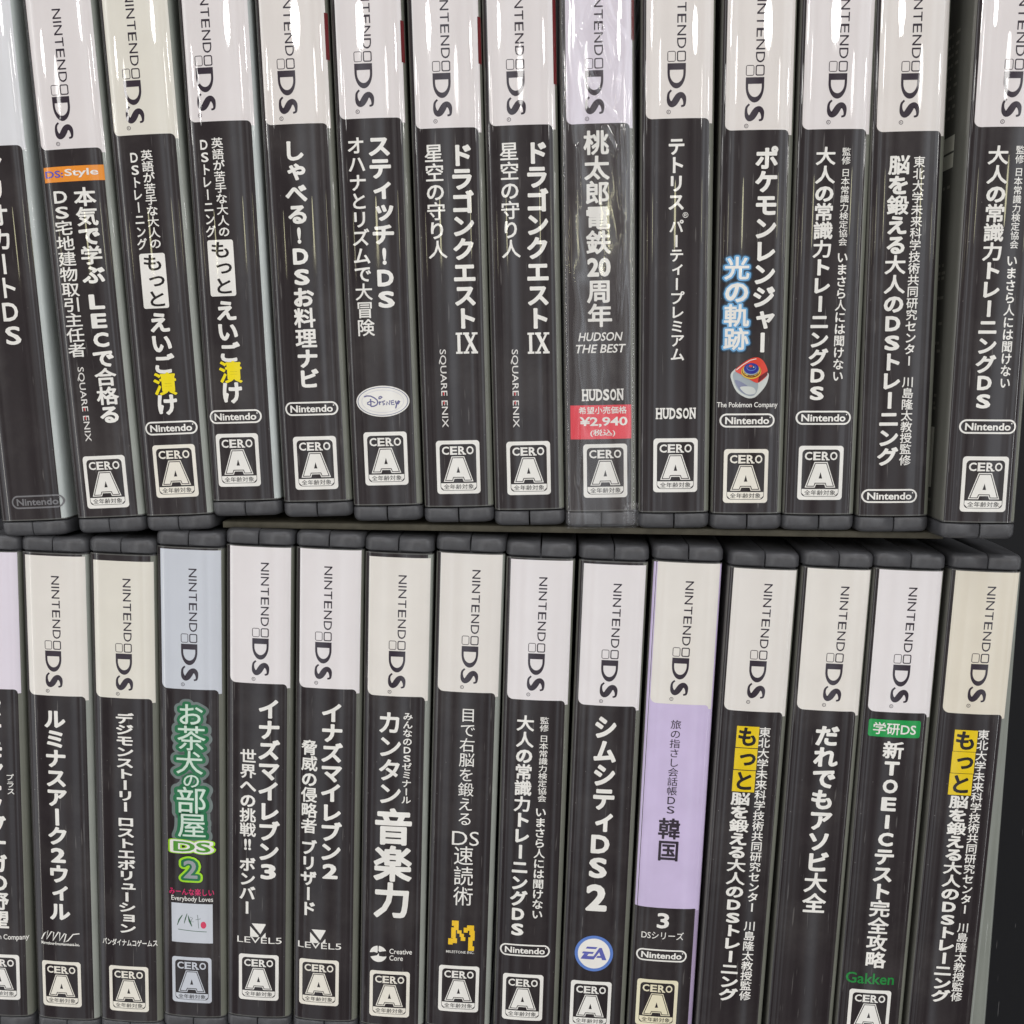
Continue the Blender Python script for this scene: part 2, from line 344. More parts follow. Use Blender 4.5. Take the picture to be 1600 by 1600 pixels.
def vtext(ink, text, x0, y0, x1, y1, w, wt, col, lay):
    toks = []; i = 0
    while i < len(text):
        if text[i] == '{':
            j = text.index('}', i); toks.append(text[i + 1:j]); i = j + 1
        else: toks.append(text[i]); i += 1
    adv = [.4 if t == '_' else 1.0 for t in toks]; tot = sum(adv)
    ey = math.hypot(x1 - x0, y1 - y0) / (tot - .1); ex = w / .9
    dx, dy = (x1 - x0), (y1 - y0); d = math.hypot(dx, dy); dx /= d; dy /= d
    pos = -.05
    for t, a in zip(toks, adv):
        q = (pos + a / 2) * ey; pos += a
        if t == '_': continue
        cx, cy = x0 + dx * q, y0 + dy * q
        k = 1.0 if wt > 4 or wt <= 0 else (.72 if 0x4e00 <= ord(t[0]) < 0xa000 else 1.22)       # dense characters get thinner strokes
        pts, fs = glyph(t, round(BOLD * wt * k, 4))
        if not pts: continue
        if ord(t[0]) < 0x250:
            b = bbox(pts); gw = {'I': .2, '!': .17, '!!': .42, '1': .4}.get(t, .70 if len(t) == 1 else .92) * ex; gh = .78 * ey
            out = [(cx + ((px - b[0]) / (b[1] - b[0]) - .5) * gw, cy + ((py - b[2]) / (b[3] - b[2]) - .5) * gh) for px, py in pts]
        else:
            ox, oy = (.09, .10) if t in SMALL else (0, 0)
            if t == 'ー': out = [(cx + (py - .385) * ex, cy - (px - .5) * ey) for px, py in pts]
            else: out = [(cx + (px - .5 + ox) * ex, cy + (py - .36 + oy) * ey) for px, py in pts]
        ink.add(out, fs, col, lay)
def fit(ink, text, wt, col, lay, shear, f):
    base, _ = glyph(text, 0, shear); b = bbox(base)
    pts, fs = glyph(text, BOLD * wt, shear)
    if wt < 3: b = bbox(pts)
    ink.add([f((px - b[0]) / (b[1] - b[0]) - .5, (py - b[2]) / (b[3] - b[2]) - .5) for px, py in pts], fs, col, lay)
def htext(ink, text, x, y, w, h, wt, col, lay, shear=0): fit(ink, text, wt, col, lay, shear, lambda a, b: (x + a * w, y + b * h))
def rtext(ink, text, x0, y0, x1, y1, w, wt, col, lay):
    cx, cy = (x0 + x1) / 2, (y0 + y1) / 2; L = math.hypot(x1 - x0, y1 - y0); ux, uy = (x1 - x0) / L, (y1 - y0) / L
    f = lambda a, b: (cx + ux * a * L - uy * b * w, cy + uy * a * L + ux * b * w)
    fit(ink, text, wt, col, lay, 0, f)
    if col == 'sq':                                              # the red middle strokes of the two round E letters
        for a0, a1 in ((.045, .085), (.16, .20)):
            ink.poly([[f(a0, -.08), f(a1, -.08), f(a1, .08), f(a0, .08)]], 'sq_red', lay + 1)
def rr(cx, cy, w, h, r, n=6):
    out = []
    for sx, sy, a0 in ((1, 1, 0), (-1, 1, 90), (-1, -1, 180), (1, -1, 270)):
        for i in range(n + 1):
            a = math.radians(a0 + 90 * i / n); out.append((cx + sx * (w / 2 - r) + r * math.cos(a), cy + sy * (h / 2 - r) + r * math.sin(a)))
    return out
def ell(cx, cy, a, b, n=48): return [(cx + a * math.cos(2 * math.pi * i / n), cy + b * math.sin(2 * math.pi * i / n)) for i in range(n)]
def inset(p, d):                   # offsets a counter-clockwise outline inwards
    n = len(p); out = []
    for i in range(n):
        a, b, c = p[i - 1], p[i], p[(i + 1) % n]
        d1 = Vector((b[0] - a[0], b[1] - a[1])).normalized(); d2 = Vector((c[0] - b[0], c[1] - b[1])).normalized()
        n1 = Vector((-d1.y, d1.x)); n2 = Vector((-d2.y, d2.x)); m = (n1 + n2); k = d / max(.3, (1 + n1.dot(n2)))
        out.append((b[0] + m.x * k, b[1] + m.y * k))
    return out

def serif(ink, text, x, y, w, h, col, lay, wt=1.6):              # bold letters with slab feet
    n = len(text); cw = w / n
    for i, ch in enumerate(text):
        cx = x - w / 2 + cw * (i + .5); htext(ink, ch, cx, y, cw * .88, h, wt, col, lay)
        bars = {'H': ((-.28, -.5), (.28, -.5), (-.28, .5), (.28, .5)), 'N': ((-.28, -.5), (-.28, .5), (.28, .5)), 'U': ((-.28, .5), (.28, .5)),
                'E': ((-.25, -.5), (-.25, .5)), 'R': ((-.25, -.5), (.3, -.5), (-.25, .5)), 'D': ((-.28, -.5), (-.28, .5))}.get(ch, ())
        for bx, by in bars:
            ink.poly([rr(cx + bx * cw, y + by * h * .9, cw * .42, h * .13, .01, 1)], col, lay + 1)

def roman(ink, x, y, w, h):
    q = lambda a, b: (x + (a - .5) * w, y + (b - .5) * h)
    for P4 in ([(.07, .1), (.21, .1), (.21, .9), (.07, .9)], [(0, 0), (.30, 0), (.30, .1), (0, .1)], [(0, .9), (.30, .9), (.30, 1), (0, 1)], [(.34, .9), (.62, .9), (.62, 1), (.34, 1)], [(.74, .9), (1, .9), (1, 1), (.74, 1)], [(.34, 0), (.6, 0), (.6, .1), (.34, .1)], [(.70, 0), (1, 0), (1, .1), (.70, .1)]):
        ink.poly([[q(*p) for p in P4]], 'white', 2)
    ink.poly([[q(*p) for p in [(.40, .9), (.78, .1), (.96, .1), (.58, .9)]]], 'white', 3)
    ink.poly([[q(*p) for p in [(.42, .1), (.52, .1), (.90, .9), (.80, .9)]]], 'white', 4)
def logo(ink, cx, cy):             # console wordmark, reading down the spine: a runs down, b to the right
    f = lambda a, b: (cx + b, cy - a)
    # cy is the middle of the big letters; they run a = -4.95 .. 4.95, b = -2.1 .. 2.1
    t = 'NINTEND'; a0, a1 = -24.5, -8.15
    widths = [.155, .026, .155, .14, .135, .155, .16]; tot = sum(widths) + .035 * 6; p = 0
    for ch, wd in zip(t, widths):
        u0 = a0 + (a1 - a0) * p / tot; u1 = a0 + (a1 - a0) * (p + wd) / tot; p += wd + .035
        pts, fs = glyph(ch, .003 if ch != 'I' else -.01); b = bbox(pts)
        ink.add([f(u0 + (px - b[0]) / (b[1] - b[0]) * (u1 - u0), .05 + (py - b[2]) / (b[3] - b[2]) * 2.05) for px, py in pts], fs, 'dark', 2)
    for b0, th, hh in ((1.08, .26, 2.05), (-1.18, .16, 1.9)):
        o = rr(0, 0, 2.35, hh, .45); i = rr(0, 0, 2.35 - 2 * th, hh - 2 * th, .25)
        ink.poly([[f(-6.45 + x, b0 + y) for x, y in o], [f(-6.45 + x, b0 + y) for x, y in i]], 'dark', 2)
    # D
    def bowl(ra, rb, ac, n=18): return [(ac + ra * math.cos(t_), rb * math.sin(t_)) for t_ in [math.pi / 2 - math.pi * k / n for k in range(n + 1)]]
    out = [(-4.95, 2.1)] + bowl(3.6, 2.1, -3.0)[0:] + [(-4.95, -2.1)]
    inn = [(-3.5, 1.55)] + bowl(2.2, 1.55, -2.8) + [(-3.5, -1.55)]
    ink.poly([[f(*p_) for p_ in out], [f(*p_) for p_ in inn]], 'dark', 2)
    # S
    ctrl = [(4.55, 1.10, .35), (4.35, 1.75, .42), (3.6, 1.90, .55), (2.6, 1.72, .85), (2.05, 1.15, 1.05), (2.3, .5, 1.15), (3.0, .02, 1.25), (3.75, -.5, 1.2), (4.1, -1.1, 1.05), (3.6, -1.65, .8), (2.6, -1.88, .52), (1.6, -1.75, .42), (.95, -1.15, .35)]
    pts = []; ws = []
    for i in range(len(ctrl) - 1):
        p0 = ctrl[max(0, i - 1)]; p1 = ctrl[i]; p2 = ctrl[i + 1]; p3 = ctrl[min(len(ctrl) - 1, i + 2)]
        for k in range(4):
            u = k / 4; q = [.5 * (2 * p1[j] + (p2[j] - p0[j]) * u + (2 * p0[j] - 5 * p1[j] + 4 * p2[j] - p3[j]) * u * u + (3 * p1[j] - p0[j] - 3 * p2[j] + p3[j]) * u ** 3) for j in range(3)]
            pts.append(f(q[0], q[1])); ws.append(q[2] * 1.22)
    pts.append(f(ctrl[-1][0], ctrl[-1][1])); ws.append(ctrl[-1][2] * 1.22)
    ink.stroke(pts, ws, 'dark', 2)
    o = ell(cx - 1.75, cy - 5.75, .48, .48, 16); i = ell(cx - 1.75, cy - 5.75, .36, .36, 16)
    ink.poly([o, i], 'dark', 2); htext(ink, 'R', cx - 1.75, cy - 5.75, .3, .4, 0, 'dark', 2)

def oval(ink, x, y, col):
    w, h = 13.1, 3.35
    ink.poly([rr(x, y, w, h, h / 2 - .01, 10), rr(x, y, w - .8, h - .8, h / 2 - .42, 10)], col, 2)
    htext(ink, 'Nintendo', x, y - .02, w * .80, h * .52, 1.5, col, 2)
    ink.poly([ell(x + 5.45, y + .75, .16, .16, 10)], col, 2)

def cero(ink, x, y, col='white'):
    w, h = 10.65, 13.1
    ink.poly([rr(x, y, w, h, .8), rr(x, y - .05, w - 1.7, h - 1.7, 1.0)], col, 2)
    iw, ih = w - 1.7, h - 1.7
    serif(ink, 'CERO', x, y + 4.1, 8.0, 2.0, col, 2, 1.5)
    b = y - 3.55; t = y + 2.65; bw = 3.65; tw = 1.55
    A = [(x - bw, b), (x - 1.25, b), (x - 1.0, b + .75), (x + 1.0, b + .75), (x + 1.25, b), (x + bw, b), (x + tw, t), (x - tw, t)]
    ink.poly([A, inset(A, .22)], col, 2)
    A2 = inset(A, .42); hole = [(x - .42, b + 2.2), (x + .42, b + 2.2), (x, b + 3.75)]
    ink.poly([A2, hole], col, 2)
    s_b = y - ih / 2 - .05; s_t = y - 3.9
    strip = [(x - iw / 2 + .12, s_t), (x - iw / 2 + .12, s_b + .9), (x - iw / 2 + .9, s_b + .12), (x + iw / 2 - .9, s_b + .12), (x + iw / 2 - .12, s_b + .9), (x + iw / 2 - .12, s_t)]
    ink.poly([strip], col, 2)
    htext(ink, '全年齢対象', x, y - 4.78, 7.4, 1.25, .2, 'black', 3)

def cap(ink, vb, vt, col, lay):
    xl, xr, r, rf = (-8.25, 7.6, .2, .6) if col == 'lilac' else (-7.35, 7.3, 1.5, 1.1)
    def lo(x):
        if x < xl + r: return vb + r - math.sqrt(max(0, r * r - (r - (x - xl)) ** 2))
        if x > xr - rf and x <= xr: return vb - (rf - math.sqrt(max(0, rf * rf - (x - xr + rf) ** 2)))
        return vb - (rf if x > xr else 0)
    xs = [xl + r * (1 - math.cos(math.pi / 2 * i / 8)) for i in range(9)] + [xl + r + (xr - rf - xl - r) * i / 14 for i in range(1, 15)] + [xr - rf + rf * math.sin(math.pi / 2 * i / 8) for i in range(1, 9)] + [xr + .18 * i for i in range(1, 5)]
    n = len(xs); pts = [(x, lo(x)) for x in xs] + [(x, vt) for x in xs]
    ink.add(pts, [(i, i + 1, n + i + 1, n + i) for i in range(n - 1)], col, lay)

def emblem_silver(ink, x, y, w, h):
    a, b = w / 2, h / 2
    ink.poly([ell(x, y, a, b)], 'white', 2); ink.poly([ell(x, y, a * .955, b * .92), ell(x, y, a * .925, b * .88)], 'silver_dark', 3)
    ink.poly([ell(x, y, a * .80, b * .74), ell(x, y, a * .785, b * .715)], 'silver_print', 3)
    q = lambda px, py: (x + (px - 770) / 1110 * w, y - (py - 495) / 650 * h)
    for s_, t_ in (([(385, 395), (440, 375), (520, 380), (600, 420), (655, 470), (668, 520), (645, 565), (590, 592), (520, 598)], .3), ([(610, 525), (560, 495), (500, 495), (450, 520), (448, 545), (500, 568), (530, 560)], .26), ([(518, 440), (522, 520), (520, 598)], .3),
                   ([(690, 440), (720, 440), (765, 405), (740, 390), (700, 405), (690, 440)], .26), ([(700, 495), (705, 570)], .3), ([(715, 520), (745, 500)], .26), ([(820, 485), (765, 500), (775, 530), (815, 550), (770, 575)], .26), ([(850, 575), (858, 505), (912, 572), (918, 480)], .26),
                   ([(1005, 480), (945, 490), (955, 570), (1015, 565)], .24), ([(950, 525), (1005, 520)], .22), ([(1040, 490), (1045, 540), (1090, 560), (1125, 500), (1100, 490), (1060, 560), (1035, 650)], .3)):
        ink.stroke([q(*p) for p in s_], t_, 'ink_blue', 4)

def emblem_round(ink, x, y, w, h):
    r = w / 2
    ink.poly([ell(x, y, r, r)], 'ea_rim', 2); ink.poly([ell(x, y, r * .84, r * .84)], 'white', 3)
    q = lambda px, py: (x + (px - 545) / 240 * r, y - (py - 475) / 220 * r)
    for p in ([(455, 393), (585, 393), (568, 418), (440, 418)], [(410, 455), (545, 455), (530, 480), (480, 480), (462, 508), (540, 508), (610, 400), (640, 400), (705, 550), (650, 550), (640, 525), (575, 525), (590, 500), (628, 500), (610, 455), (545, 548), (380, 548), (425, 480), (395, 480)]):
        ink.poly([[q(*v) for v in p]], 'ea_blue', 4)

def mark_five(ink, x, y, w, h):
    a = lambda u, v: (x + (u - .5) * w, y + (v - .5) * h)
    ink.poly([[a(.10, 1), a(1, 1), a(1, .93), a(.66, .22)]], 'white', 2)
    ink.poly([[a(0, 0), a(.52, 0), a(.56, .10), a(0, .78)]], 'white', 2); ink.poly([[a(.74, 0), a(1, 0), a(1, .36)]], 'white', 2)
def mark_core(ink, x, y, w, h):
    r = w / 2
    def wedge(t0, t1, n=20): return [(x + r * math.cos(math.radians(t0 + (t1 - t0) * i / n)), y + r * math.sin(math.radians(t0 + (t1 - t0) * i / n))) for i in range(n + 1)]
    ink.poly([wedge(95, 175) + [(x - .5 * r, y + .2 * r), (x - .1 * r, y + .12 * r), (x - .06 * r, y + .5 * r)]], 'white', 2)
    ink.poly([wedge(25, 87) + [(x + .02 * r, y + .4 * r), (x + .12 * r, y + .25 * r), (x + .5 * r, y + .35 * r)]], 'white', 2)
    ink.poly([wedge(205, 345) + [(x + .55 * r, y - .3 * r), (x + .1 * r, y - .25 * r), (x + .05 * r, y + .1 * r), (x - .15 * r, y - .2 * r), (x - .5 * r, y - .3 * r)]], 'white', 2)
def mark_pixel(ink, x, y, w, h):
    q = lambda px, py: (x + (px - 640) / 640 * w, y - (py - 672) / 720 * h)
    for x0, y0, x1, y1 in ((400, 310, 565, 440), (450, 440, 565, 540), (390, 480, 450, 740), (450, 540, 500, 740), (430, 740, 535, 860), (320, 750, 430, 900), (530, 540, 640, 620), (595, 620, 700, 700), (625, 700, 735, 795), (690, 470, 790, 590), (770, 410, 940, 470), (790, 470, 940, 540), (830, 540, 960, 640), (860, 640, 960, 700), (810, 700, 960, 780), (810, 780, 915, 920), (810, 920, 955, 1030)):
        ink.poly([[q(x0, y1), q(x1, y1), q(x1, y0), q(x0, y0)]], 'pixel_yellow', 2)
def mark_squiggle(ink, x, y, w, h):
    q = [(-.5, -.35), (-.42, .2), (-.32, .5), (-.36, -.3), (-.22, .45), (-.16, .4), (-.2, -.4), (-.04, .45), (.0, .4), (-.02, -.35), (.12, .35), (.16, .3), (.1, -.45), (.2, -.3), (.34, .3), (.5, .38)]
    ink.stroke([(x + a * w, y + b * h) for a, b in q], .32, 'white', 2)
    ink.stroke([(x - .5 * w, y - .58 * h), (x + .5 * w, y - .72 * h)], .14, 'white', 2)
def mark_brush(ink, x, y, w, h):
    ink.poly([rr(x, y, w, h, .05, 1)], 'cap_blue', 2)
    q = lambda px, py: (x + (px - 228) / 244 * w, y - (py - 1382) / 235 * h)
    for pts, t_, c in (([(140, 1398), (152, 1365), (172, 1335)], [.15, .4, .2], 'leaf_green'), ([(182, 1385), (190, 1355), (200, 1325)], [.12, .3, .15], 'leaf_green'), ([(205, 1335), (215, 1370), (228, 1400)], [.12, .55, .2], 'leaf_green'), ([(218, 1345), (232, 1350), (222, 1372), (238, 1372)], .14, 'tea_grey'),
                       ([(262, 1330), (265, 1365), (268, 1410)], .14, 'tea_grey'), ([(250, 1360), (280, 1352)], .14, 'tea_grey'), ([(145, 1422), (230, 1428), (315, 1430)], .16, 'leaf_green')):
        ink.stroke([q(*p) for p in pts], t_, c, 3)
    ink.poly([ell(*q(296, 1390), .75, 1.0, 16)], 'berry', 3)
def smooth(p, n=5):                  # closed curve through the given points
    out = []; m = len(p)
    for i in range(m):
        p0, p1, p2, p3 = p[i - 1], p[i], p[(i + 1) % m], p[(i + 2) % m]
        for k in range(n):
            u = k / n; out.append(tuple(.5 * (2 * p1[c] + (p2[c] - p0[c]) * u + (2 * p0[c] - 5 * p1[c] + 4 * p2[c] - p3[c]) * u * u + (3 * p1[c] - p0[c] - 3 * p2[c] + p3[c]) * u ** 3) for c in (0, 1)))
    return out
def picture_gadget(ink, x, y, w, h):   # a plain silver ring with a red plate and a blue stone
    a = lambda u, v: (x + u * w, y + v * h)
    S = lambda pts, col, lay: ink.poly([smooth([a(*p) for p in pts])], col, lay)
    S([(-.5, .12), (-.47, -.12), (-.33, -.36), (-.08, -.5), (.12, -.5), (.26, -.40), (.42, -.22), (.5, -.02), (.48, .12), (.2, .2), (-.2, .3)], 'gadget_light', 2)
    S([(-.44, .12), (-.42, -.10), (-.30, -.31), (-.08, -.44), (.10, -.45), (.20, -.34), (.22, -.14), (.05, .02), (-.2, .18)], 'gadget_grey', 3)
    S([(-.40, -.06), (-.20, -.12), (.04, -.28), (.12, -.42), (-.08, -.42), (-.28, -.29)], 'silver_dark', 4)
    S([(-.26, -.24), (.0, -.22), (.14, -.28), (.16, -.38), (.06, -.42), (-.1, -.4)], 'gadget_light', 5)
    S([(-.40, .18), (-.22, .34), (-.02, .46), (.18, .5), (.34, .42), (.46, .22), (.46, .06), (.34, -.06), (.2, -.13), (.02, -.06), (-.2, .06)], 'gadget_red', 6)
    ink.poly([[a(.22, -.13), a(.47, .06), a(.47, .16), a(.24, .02)]], 'corner_red', 7)
    ink.stroke([a(-.37, .19), a(-.2, .32), a(0, .43), a(.16, .465)], .18, 'badge_cream', 7)
    for rx, ry, dy, c in ((.27, .185, .15, 'gadget_gold'), (.25, .165, .165, 'corner_red'), (.235, .155, .18, 'gadget_gold'), (.21, .14, .20, 'gadget_grey'), (.20, .135, .225, 'gadget_blue'), (.13, .085, .25, 'ea_rim'), (.115, .075, .26, 'gadget_blue')):
        ink.poly([ell(x + .03 * w, y + dy * h, rx * w, ry * h, 28)], c, 8 + round(dy * 40) - 6)
    ink.poly([ell(x + .01 * w, y + .285 * h, .05 * w, .03 * h, 12)], 'gadget_red', 14)
    ink.poly([ell(x + .09 * w, y + .26 * h, .018 * w, .014 * h, 8)], 'white', 14)

# ------------------------------------------------------------------ one game case
def sheet_profile(flare):
    pts = []                        # (x, z, zone) from the back cover, over the spine, to the front cover
    n = 40
    pts.append((-CW, -121.0)); pts.append((-CW, -60.0)); pts.append((-CW, -12.0)); pts.append((-CW, -5.0))
    for i in range(n + 1):
        x = -CW * math.cos(math.pi * i / n); pts.append((x, crown(x)))
    pts.append((CW, -5.0)); pts.append((CW, -12.0)); pts.append((CW, -60.0)); pts.append((CW, -121.0))
    return pts
def cover_sheet(root, wrap, flare):
    pr = sheet_profile(flare); y0, y1 = -HL + RIM + .35, HL - RIM - .35; ny = 24
    vs = []; fs = []; fm = []; n = len(pr)
    ys = [y0, y0 + .28] + [y0 + (y1 - y0) * j / 22 for j in range(1, 22)] + [y1 - .28, y1]
    for j in range(ny + 1):
        y = ys[j]
        for i, (x, z) in enumerate(pr):
            if flare and x > 8.2:   # a sleeve standing off the case towards its foot
                k = flare * (1 - j / ny) * min(1, (x - 8.2) / .35); x = x + k
            vs.append((x, y, z))
    for j in range(ny):
        for i in range(n - 1):
            fs.append((j * n + i, j * n + i + 1, (j + 1) * n + i + 1, (j + 1) * n + i))
            xm = (pr[i][0] + pr[i + 1][0]) / 2; zm = (pr[i][1] + pr[i + 1][1]) / 2
            fm.append(3 if j in (0, ny - 1) else 2 if xm > 7.35 else (1 if xm < -8.1 else 0))
    return build('cover_sheet', vs, fs, ['black_print', 'side_dark', wrap, 'sleeve_end'], root, fm, True)

def rounded_box(bm, x0, x1, y0, y1, z0, z1, bev, seg=3):
    m = Matrix.Translation(((x0 + x1) / 2, (y0 + y1) / 2, (z0 + z1) / 2)) @ Matrix.Diagonal((x1 - x0, y1 - y0, z1 - z0, 1))
    r = bmesh.ops.create_cube(bm, size=1, matrix=m)
    es = {e for v in r['verts'] for e in v.link_edges}
    if bev: bmesh.ops.bevel(bm, geom=list(es), offset=bev, segments=seg, profile=.5, affect='EDGES')
def bm_obj(name, bm, mat, parent):
    me = bpy.data.meshes.new(name); bmesh.ops.scale(bm, vec=(MM, MM, MM), verts=bm.verts); bm.to_mesh(me); bm.free()
    me.materials.append(MATS[mat]); me.polygons.foreach_set('use_smooth', [True] * len(me.polygons))
    o = bpy.data.objects.new(name, me); sc.collection.objects.link(o); o.parent = parent
    return o
RW = 8.74                          # half width of the rims
def rim_mesh(s, depth, seed):
    """end wall of the two shell halves: a bar with rounded front corners and a seam between the halves"""
    rnd = random.Random(seed); bm = bmesh.new()
    g = .22
    for sx in (-1, 1):
        w = RW - g; n = 8; R = 2.6
        prof = [(g, -depth), (g, .0)]                              # (across, out of the spine)
        for i in range(n + 1):
            a = math.pi / 2 * (1 - i / n); prof.append((RW - R + R * math.cos(a), -.15 - R + R * math.sin(a)))
        prof.append((RW, -depth))
        dz = rnd.uniform(-.15, .1)
        prof = [(x, z + dz if z > -depth else z) for x, z in prof]
        ya, yb = s * (HL - RIM), s * HL
        v0 = [bm.verts.new((sx * x, ya, z)) for x, z in prof]; v1 = [bm.verts.new((sx * x, yb, z)) for x, z in prof]
        m = len(prof); faces = []
        for i in range(m):
            faces.append(bm.faces.new((v0[i], v0[(i + 1) % m], v1[(i + 1) % m], v1[i])))
        faces += [bm.faces.new(v0[::-1]), bm.faces.new(v1)]
        bmesh.ops.recalc_face_normals(bm, faces=faces)
        es = [e for v in v0 + v1 for e in v.link_edges if (e.other_vert(v) in (v0 if v in v0 else v1)) and all(q.co.z > -depth + 1 for q in e.verts)]
        es = list({e for e in es})
        outer = [e for e in es if abs(e.verts[0].co.y - yb) < .01]; inner = [e for e in es if abs(e.verts[0].co.y - ya) < .01]
        bmesh.ops.bevel(bm, geom=outer, offset=1.5, segments=4, profile=.5, affect='EDGES', clamp_overlap=True)
        inner = [e for e in inner if e.is_valid]
        bmesh.ops.bevel(bm, geom=inner, offset=.45, segments=2, profile=.5, affect='EDGES', clamp_overlap=True)
    return bm

def make_case(d, idx):
    D = 125.0 + d['up']; depth = D - .2
    root = bpy.data.objects.new('game_case', None); sc.collection.objects.link(root)
    root.empty_display_size = .01
    root['label'] = d['label']; root['category'] = 'game case'; root['group'] = 'game cases standing in two rows'
    root.location = (d['x'] * MM, d['y'] * MM, D * MM); root.rotation_euler = (0, 0, math.radians(d['ang']))
    rnd = random.Random(idx * 7 + 3); grain = rnd.random()
    bm = bmesh.new(); rounded_box(bm, -7.9, 7.9, -HL + 2.0, HL - 2.0, -depth, -1.9, 0)
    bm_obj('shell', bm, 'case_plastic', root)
    for s in (-1, 1):
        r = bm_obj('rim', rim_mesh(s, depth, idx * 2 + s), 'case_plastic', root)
    sh = cover_sheet(root, d['wrap'], 3.6 if idx == 28 else 0.0)
    inks = {}
    ncap = 0
    for it in d['items']:
        k, part = it[0], it[1]; ink = inks.setdefault(part if not (k == 'cap' and ncap) else 'lilac_panel', Ink()); a = it[2:]
        if k == 'V': vtext(ink, *a)
        elif k == 'H':
            if a[0] == 'IX': roman(ink, *a[1:5])
            elif a[0] == 'HUDSON' and a[8] == 0: serif(ink, a[0], a[1], a[2], a[3], a[4], a[6], 2, 2.0)
            else: htext(ink, *a)
        elif k == 'R': rtext(ink, *a)
        elif k == 'logo': logo(ink, *a)
        elif k == 'oval': oval(ink, *a)
        elif k == 'cero': cero(ink, *a)
        elif k == 'cap': cap(ink, a[0], a[1], a[2], 0 if ncap else 1); ncap += 1
        elif k == 'band': y, h = a[1], a[3]; ink.grid(-7.3, 7.4, lambda x: y - h / 2, lambda x: y + h / 2, a[4], 1)
        elif k == 'red': ink.poly([[(7.75, a[0]), (8.47, a[0]), (8.47, a[1]), (7.75, a[1])]], 'corner_red', 3)
        elif k == 'box': ink.poly([rr(a[0], a[1], a[2], a[3], .05, 1)], a[4], 3)
        elif k == 'rbox': ink.poly([rr(a[0], a[1], a[2], a[3], .55)], a[4], 2)
        elif k == 'silver': emblem_silver(ink, *a)
        elif k == 'ea': emblem_round(ink, *a)
        elif k == 'five': mark_five(ink, *a)
        elif k == 'core': mark_core(ink, *a)
        elif k == 'pixel': mark_pixel(ink, *a)
        elif k == 'squig': mark_squiggle(ink, *a)
        elif k == 'brush': mark_brush(ink, *a)
        elif k == 'gadget': picture_gadget(ink, *a)
    for part, ink in inks.items():
        o = ink.emit(part, sh); o['grain'] = grain
    sh['grain'] = grain
    if idx == 13:                   # printing on the back cover, seen on its left face
        rnd2 = random.Random(5)
        def patches(name, rects, m):
            vs = []; fs = []
            for y0, y1, z0, z1 in rects:
                b = len(vs); vs.extend([(-CW - .06, y0, z0), (-CW - .06, y0, z1), (-CW - .06, y1, z1), (-CW - .06, y1, z0)]); fs.append((b, b + 1, b + 2, b + 3))
            build(name, vs, fs, [m], sh)
        for r_ in [(22.4, 26.0, -22, -8.5), (18.6, 21.9, -22, -8.5), (-56.8, -42.1, -21, -9.5)]: patches('picture_print', [r_], 'patch')
        block = []
        lines = sorted([48.8, 46.2, 44.2, 41.9, 39.0, 37.0, 34.4, 32.2, 30.0, 13.9, -4.1, -5.9, -7.1, -11.7, -17.8, -22.4, -24.3, -34.9, -36.8, -38.0, -60.3])
        for y, nxt_ in zip(lines, lines[1:] + [999]):
            block += [(y + .1, y + .8, z, z + rnd2.uniform(.8, 2.2)) for z in (-19, -16.4, -13.8, -11.2)]
            if nxt_ - y > 6: patches('text_print', block, 'patch_dim'); block = []
    if idx == 8:
        film(root)
    return root

